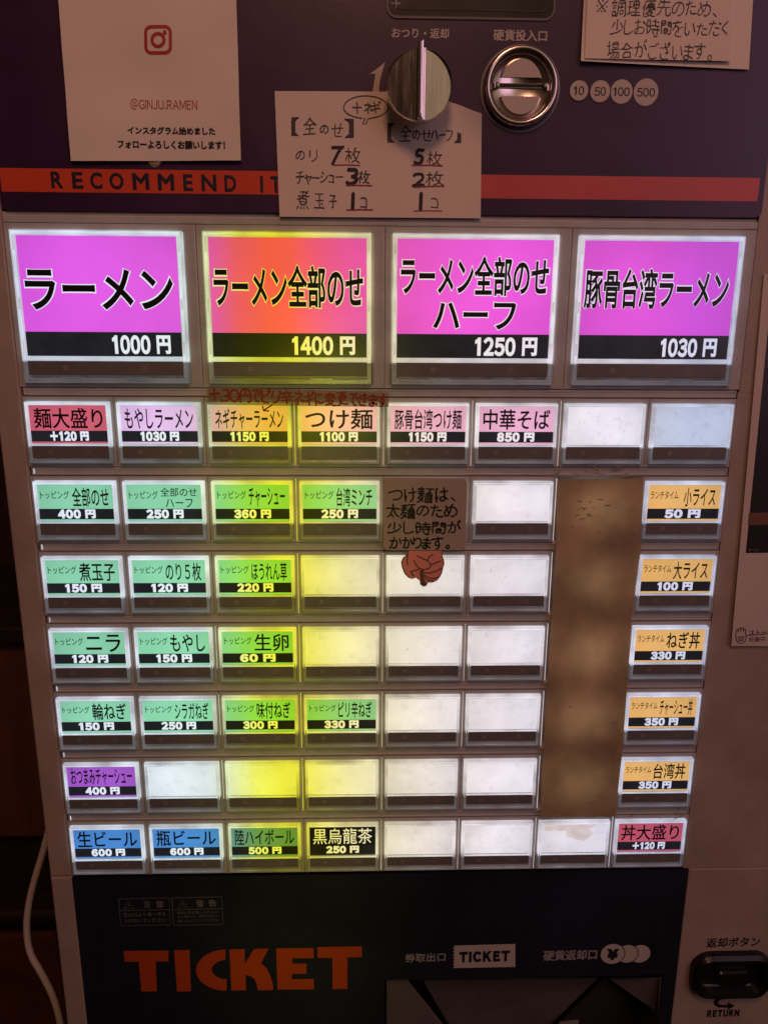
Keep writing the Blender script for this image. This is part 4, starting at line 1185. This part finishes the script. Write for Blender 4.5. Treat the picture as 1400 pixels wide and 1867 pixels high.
# the note's true outline: replace the sheet by one with a clipped upper corner
bpy.data.objects.remove(o)
nx = 26; ny = 16
poly_t = [(501, 166), (700, 167), (722, 170), (760, 178), (826, 187), (866, 203), (878, 207)]
def top_edge(s):
    xs = [0, .53, .585, .69, .86, .965, 1.0]
    for i in range(6):
        if s <= xs[i + 1]:
            k = (s - xs[i]) / (xs[i + 1] - xs[i])
            return (poly_t[i][0] + (poly_t[i + 1][0] - poly_t[i][0]) * k, poly_t[i][1] + (poly_t[i + 1][1] - poly_t[i][1]) * k)
    return poly_t[-1]
V = []; Fs = []
for side in (0, 1):
    for j in range(ny + 1):
        t = j / ny
        for i in range(nx + 1):
            s_ = i / nx
            tx, ty = top_edge(s_)
            bx, by = 510 + (876 - 510) * s_, 395 + 3 * s_
            x, y = tx + (bx - tx) * t, ty + (by - ty) * t
            d = nd + .03 + .03 * t * t + (.28 * max(0, (s_ - .70) / .30) ** 1.5 * max(0, 1 - t / .32) ** 1.6)
            u, v = P(x, y, d)
            V.append((u, v, d - .015 * side))
N = (nx + 1) * (ny + 1)
for j in range(ny):
    for i in range(nx):
        a = j * (nx + 1) + i
        Fs.append((a + nx + 1, a + nx + 2, a + 1, a)); Fs.append((N + a, N + a + 1, N + a + nx + 2, N + a + nx + 1))
rim = [i for i in range(nx + 1)] + [j * (nx + 1) + nx for j in range(1, ny + 1)] + [ny * (nx + 1) + i for i in range(nx - 1, -1, -1)] + [j * (nx + 1) for j in range(ny - 1, 0, -1)]
b = MB(); b.add(V, Fs, M['paper_warm'], True)
for i in range(len(rim)):
    a, c = rim[i], rim[(i + 1) % len(rim)]
    b.face([V[a], V[c], V[N + c], V[N + a]], M['paper_warm'])
at = (16, 11, nd)
note = b.build('handwritten_note', None, at)
tag(note, 'handwritten pencil note listing topping amounts, tucked under the metal knob', 'note')
b = MB()
e = nd + .05
S = lambda X, Y: (490 + X / 3.5, 150 + Y / 3.5)
def hw(t, X0, Y0, X1, Y1, m_=M['pencil'], w=0, seed=1, amp=.03, rot=0.0):
    (xa, ya), (xb, yb) = S(X0, Y0), S(X1, Y1)
    if t in '【】':
        xo, xi = (xa, xb) if t == '【' else (xb, xa)
        xm = xo + (xi - xo) * .45
        f = [(xi, ya), (xm, ya + (yb - ya) * .18), (xm, ya + (yb - ya) * .82), (xi, yb), (xo, yb), (xo, ya)]
        b.face([(*P(*p, e), e) for p in f], M['pencil'])
        line(b, f + f[:1], 1.4, e, M['pen'])
        return
    handtext(b, t, (xa, ya, xb, yb), e, m_, 1.45 + max(0, w) * 85, seed, rot)
hw('【', 148, 225, 190, 340, seed=2); hw('全', 222, 228, 302, 332, seed=3); hw('の', 330, 275, 380, 322, seed=4); hw('せ', 402, 262, 472, 345, seed=5); hw('】', 485, 235, 540, 352, seed=6)
hw('【', 760, 262, 800, 382, seed=7); hw('全', 838, 275, 912, 375, seed=8); hw('の', 920, 310, 962, 362, seed=9); hw('せ', 972, 300, 1038, 372, seed=10)
hw('ハーフ', 1036, 308, 1172, 370, M['pen'], .0, 11); hw('】', 1182, 262, 1224, 385, seed=12)
hw('の', 176, 440, 228, 492, seed=13); hw('リ', 262, 432, 308, 502, seed=14)
hw('7', 408, 412, 474, 520, M['pen'], .035, 15); hw('枚', 492, 418, 582, 515, seed=16)
hw('5', 932, 430, 985, 520, M['pen'], .03, 17); hw('枚', 1010, 440, 1102, 528, seed=18)
hw('チャーシュー', 176, 570, 472, 650, seed=19, amp=.05); hw('3', 500, 558, 560, 648, M['pen'], .04, 20); hw('枚', 568, 566, 645, 645, seed=21)
hw('2', 922, 585, 985, 660, M['pen'], .03, 22); hw('枚', 1005, 570, 1115, 658, seed=23)
hw('煮', 182, 695, 258, 808, seed=24); hw('玉', 292, 712, 355, 802, seed=25); hw('子', 388, 722, 432, 798, seed=26)
hw('コ', 585, 738, 625, 802, seed=28); hw('コ', 1035, 742, 1078, 802, seed=30)
for xa in (535, 968):
    line(b, [S(xa + 4, 712), S(xa, 808)], 5.2, e, M['pen'])
for (xa, ya, xb, yb) in ((418, 528, 580, 530), (915, 529, 1108, 533), (498, 658, 658, 660), (926, 669, 1118, 662), (498, 815, 663, 814), (926, 822, 1103, 822)):
    line(b, [S(xa, ya), S((xa + xb) / 2, (ya + yb) / 2 - 2), S(xb, yb)], 1.5, e, M['ink_red'])
bub = [(620 + 142 * math.cos(t) * (1 + .02 * math.sin(3 * t)), 158 + 72 * math.sin(t)) for t in [math.radians(k) for k in range(100, 435, 12)]]
line(b, [S(*p) for p in bub] + [S(632, 232), S(622, 262), S(600, 268), S(612, 228)], 1.5, e, M['pencil'])
line(b, [S(535, 160), S(590, 160)], 1.8, e, M['pencil']); line(b, [S(562, 128), S(566, 198)], 1.8, e, M['pencil'])
HS = 1; hw('ネ', 612, 132, 660, 196, seed=31); hw('ギ', 655, 122, 716, 190, seed=32)
def note_surf(u, v):
    x_s = min(max((u - 12.0) / 9.0, 0), 1); t = min(max((13.6 - v) / 5.3, 0), 1)
    return nd + .03 + .03 * t * t + .28 * max(0, (x_s - .70) / .30) ** 1.5 * max(0, 1 - t / .32) ** 1.6
b.drape(note_surf, .010)
b.build('pencil_writing', note, at, at)

# two-sheet note at the upper right
rd = F + .12
o, at = paper('backing_paper', [(1066, -40), (1374, -40), (1364, 127), (1057, 113)], rd, M['paper'],
              'larger blank sheet under the handwritten apology note, on the navy panel', 'paper', bend=lambda s, t: .10 * t * t * (1 - s) ** 2 + .02)
o, at = paper('handwritten_note', [(1072, -40), (1334, -40), (1330, 112), (1065, 107)], rd + .115, M['paper_warm'],
              'handwritten waiting-time note stuck on a larger sheet, lines of pencilled Japanese', 'note', bend=lambda s, t: .04 * t * t)
b = MB(); e = rd + .135
rows = [('※', 776, 0, 815, 42), ('調理優先のため、', 832, -4, 1210, 62), ('少しお時間をいただく', 824, 72, 1252, 135), ('場合がございます。', 812, 146, 1192, 218)]
for k, (t, xa, ya, xb, yb) in enumerate(rows):
    handtext(b, t, (700 + xa / 2, ya / 2, 700 + xb / 2, yb / 2), e, M['pencil'], 1.45, 40 + k, math.radians(1.2), .06)
b.drape(SURF[0], .006)
b.build('pencil_writing', o, at, at)

# red marker strip on clear tape
td = .035
o, at = paper('marker_strip', [(379, 705), (708, 716), (709, 742), (378, 738)], td, M['clear_tape'],
              'clear tape strip with red marker writing above the second row of buttons', 'tape strip', th=.006, bend=lambda s, t: 0)
b = MB(); e = td + .008
txt = '+30円でピリ辛ネギに変更できます'
xa, xb = 383, 707
n_ = len(txt)
wts = [1.1 if ch in '円辛ネ変更' else .9 for ch in txt]; tot = sum(wts); x = xa
for k, ch in enumerate(txt):
    w_ = (xb - xa) * wts[k] / tot
    yc = 720 + (x - xa) * 11 / 324 + random.uniform(-1, 1)
    hh = 13 if ch in '円辛変更ネギピ' else 11.5
    handtext(b, ch, (x + 1.5, yc - hh + 1, x + w_ - 1.5, yc + hh - 1), e, M['marker_red'], 2.7, 60 + k, math.radians(random.uniform(-3, 5)))
    x += w_
line(b, [(497, 738), (481, 748)], 2.2, e, M['marker_red']); line(b, [(479, 741), (481, 749), (490, 749)], 2.2, e, M['marker_red'])
b.build('marker_writing', o, at, at)

# kraft card with the waiting notice, and its fist sticker
kd = .09
q = [P(x, y, kd) for x, y in ((700, 872), (852, 872), (851, 1004), (697, 1004))]
b = MB()
x0, y0, x1, y1 = (q[0][0] + q[3][0]) / 2, q[3][1], q[1][0], q[0][1]
b.loft(x0, y0, x1, y1, [(0, kd - .05), (0.01, kd - .005), (.03, kd)], M['kraft'], rad=.28, seg=6)
kat = ((x0 + x1) / 2, (y0 + y1) / 2, kd)
kc_ = b.build('notice_card', None, kat)
tag(kc_, 'brown notice card with brushed black writing and a red fist below it', 'card')
b = MB(); e = kd + .004
K = lambda X: 690 + X / 4.242
KY = lambda Y: 860 + Y / 4.243
for k, (t, xa, ya, xb, yb) in enumerate((('つけ麺は、', 78, 122, 590, 238), ('太麺のため', 65, 250, 606, 362), ('少し時間が', 72, 378, 630, 485), ('かかります。', 88, 505, 545, 598))):
    handtext(b, t, (K(xa), KY(ya), K(xb), KY(yb)), e, M['ink_black'], 2.6, 80 + k)
b.build('brush_writing', kc_, kat, kat)
b = MB()
fz = kd - .03
out = [(228, 612), (212, 648), (188, 668), (174, 700), (180, 740), (200, 790), (232, 822), (262, 830), (288, 820), (318, 842), (322, 872), (345, 890), (368, 884), (384, 858),
       (418, 858), (452, 842), (478, 810), (492, 780), (500, 740), (510, 712), (505, 680), (494, 655), (496, 612)]
cx_, cy_ = 345, 730
b.prism([P(K(x), KY(y), fz) for x, y in out], fz - .04, fz, M['fist_dark'])
inn = [(cx_ + (x - cx_) * .945, cy_ + (y - cy_) * .945) for x, y in out]
inn[0] = (236, 612); inn[-1] = (488, 612)
b.face([(*P(K(x), KY(y), fz + .004), fz + .004) for x, y in inn], M['fist_red'])
def fl(pts, w_=2.0):
    line(b, [(K(x), KY(y)) for x, y in pts], w_, fz + .008, M['fist_dark'])
fl([(226, 640), (222, 690), (226, 722)]); fl([(274, 690), (290, 722), (318, 748), (352, 758), (392, 745)]); fl([(300, 650), (340, 672), (380, 688), (405, 716), (392, 748)])
fl([(250, 775), (272, 806)]); fl([(250, 772), (290, 762), (318, 750)]); fl([(378, 690), (390, 660), (420, 640)]); fl([(405, 722), (440, 705), (480, 690)])
fl([(350, 782), (400, 782), (450, 768), (488, 744)]); fl([(352, 800), (392, 822), (440, 826), (470, 812)]); fl([(350, 812), (380, 838), (420, 842)])
b.face([(*P(K(x), KY(y), fz + .010), fz + .010) for x, y in [(318, 762), (350, 758), (348, 822), (372, 872), (350, 882), (328, 868), (322, 830)]], M['fist_dark'])
b.build('fist_sticker', kc_, kat, kat)

# brown vinyl sheet over the seventh column
vd = .06
b = MB()
edge_l = [(1016, 874), (1013, 1000), (1005, 1130), (997, 1250), (990, 1370), (984, 1490)]
edge_r = [(1172, 872), (1168, 1000), (1150, 1130), (1143, 1250), (1134, 1370), (1121, 1488)]
ny = 40; V = []; Fs = []
def along(E_, t):
    k = min(int(t * 5), 4); f = t * 5 - k
    return (E_[k][0] + (E_[k + 1][0] - E_[k][0]) * f, E_[k][1] + (E_[k + 1][1] - E_[k][1]) * f)
nx = 12
for side in (0, 1):
    for j in range(ny + 1):
        t = j / ny
        L_, R_ = along(edge_l, t), along(edge_r, t)
        for i in range(nx + 1):
            s_ = i / nx
            d = vd + .02 * noise.noise(Vector((s_ * 4, t * 12, 3))) - .012 * side + (.05 * (t > .97) * (s_ - .3))
            u, v = P(L_[0] + (R_[0] - L_[0]) * s_, L_[1] + (R_[1] - L_[1]) * s_ + (3 * noise.noise(Vector((s_ * 9, 1, 1))) if j == ny else 0), vd)
            V.append((u, v, d))
N = (nx + 1) * (ny + 1)
for j in range(ny):
    for i in range(nx):
        a = j * (nx + 1) + i
        Fs.append((a + nx + 1, a + nx + 2, a + 1, a))
b.add(V[:N], Fs, M['vinyl'], True)
for k in range(26):     # scuffs
    rx, ry = random.uniform(1030, 1150), random.choice((random.uniform(885, 1000), random.uniform(885, 1480)))
    a_ = random.uniform(-.7, .9); l_ = random.uniform(2, 11)
    line(b, [(rx, ry), (rx + l_ * math.cos(a_), ry - l_ * math.sin(a_))], random.uniform(.6, 1.6), vd + .03, M['brown_mark'])
at = (28.5, -11, vd)
cover = b.build('cover_sheet', None, at)
tag(cover, 'tall brown translucent sheet covering a whole column of lit buttons', 'cover sheet')

b = MB()      # remains of older tape round the sheet's ends
rg = random.Random(3)
for k in range(34):
    if k < 20: x_, y_ = rg.uniform(1000, 1185), rg.uniform(846, 872)
    elif k < 24: x_, y_ = rg.uniform(1006, 1022), rg.uniform(862, 900)
    else: x_, y_ = rg.uniform(985, 1250), rg.uniform(1484, 1498)
    a_ = rg.gauss(0, .35) if not 20 <= k < 24 else rg.uniform(1.2, 1.9)
    l_ = rg.uniform(4, 22); c_ = rg.uniform(-.3, .3)
    q = [(x_ + l_ * t * math.cos(a_ + c_ * t), y_ - l_ * t * math.sin(a_ + c_ * t)) for t in (0, .25, .5, .75, 1)]
    line(b, q, rg.uniform(.5, 1.5), F + .012, M['residue'] if rg.random() < .55 else M['brown_mark'])
b.build('tape_residue', cover, at, at)

# poster on the machine's far stile
pd = F + .08
pat = (38, -4, pd)
def pl(y): return 1390 - (y - 520) * 60 / 655
o, pat = paper('poster', [(1392, 500), (1530, 490), (1500, 1180), (1330, 1176)], pd, M['poster_paper'],
               'poster with dark food photographs and a hand mark, hung on the beige stile', 'poster', bend=lambda s, t: .12 * t * (1 - s) ** 2)
b = MB(); e = pd + .045
fc = lambda pts, m_, k=0: b.face([(*P(x, y, e + k), e + k) for x, y in pts], m_)
fc([(1404, 560), (1530, 550), (1510, 1006), (1358, 1008)], M['photo_black'])
fc([(1364, 935), (1520, 932), (1515, 957), (1362, 957)], M['photo_brown'], .003)
fc([(1398, 880), (1420, 880), (1418, 935), (1394, 935)], M['photo_rust'], .003)
fc([(1386, 960), (1440, 958), (1430, 1000), (1384, 1000)], M['photo_rust'], .003)
ptext(b, 'ホームよりのひとこと', (1363, 1000, 1425, 1005), e + .006, M['ink_grey'], 0.0)
b.drape(SURF[0], .006)
b.build('food_photo', o, pat, pat)
b = MB()
H0 = lambda X, Y: (1200 + X / 3.735, 820 + Y / 3.735)
hp = [(520, 1262), (524, 1222), (532, 1220), (536, 1240), (540, 1212), (552, 1212), (554, 1236), (560, 1208), (572, 1210), (572, 1238), (580, 1216), (590, 1220), (588, 1252), (594, 1262),
      (590, 1296), (572, 1314), (546, 1314), (528, 1300), (520, 1262)]
line(b, [H0(*p) for p in hp], 1.3, e, M['ink_navy'])
for k in range(3):
    line(b, [H0(535 + k * 3, 1272 + k * 13), H0(578 - k * 4, 1270 + k * 13)], 1.6, e, M['ink_navy'])
ptext(b, 'ストップ！', (1364, 1148, 1412, 1158), e, M['ink_navy'], .02)
ptext(b, '妊娠中・授乳期', (1364, 1160, 1435, 1170), e, M['ink_navy'], .0)
line(b, [H0(600, 1262), H0(760, 1250)], 1.0, e, M['ink_navy'])
b.drape(SURF[0], .006)
b.build('poster_print', o, pat, pat)

# the white cable that hangs beside the machine
cu = bpy.data.curves.new('power_cable', 'CURVE'); cu.dimensions = '3D'
cu.bevel_depth = 0.0020; cu.bevel_resolution = 4; cu.resolution_u = 8
sp = cu.splines.new('NURBS')
dc = -4.0
cp = [(95, 1490), (82, 1545), (66, 1595), (54, 1640), (48, 1690), (54, 1738), (74, 1770), (96, 1812), (108, 1850), (116, 1900), (118, 1960)]
sp.points.add(len(cp) - 1); sp.use_endpoint_u = True; sp.order_u = 3
cat_ = (-4, -33, dc)
for k, p in enumerate(cp):
    w_ = W3(*P(*p, dc), dc) - W3(*cat_)
    sp.points[k].co = (*w_, 1)
o = bpy.data.objects.new('power_cable', cu); COL.objects.link(o)
bpy.context.view_layer.update()
me = bpy.data.meshes.new_from_object(o.evaluated_get(bpy.context.evaluated_depsgraph_get()))
bpy.data.objects.remove(o)
me.materials.clear(); me.materials.append(M['cable'])
for p in me.polygons: p.use_smooth = True
o = bpy.data.objects.new('power_cable', me); COL.objects.link(o); o.location = W3(*cat_)
tag(o, 'white power cable hanging in a curve beside the ticket machine', 'cable')
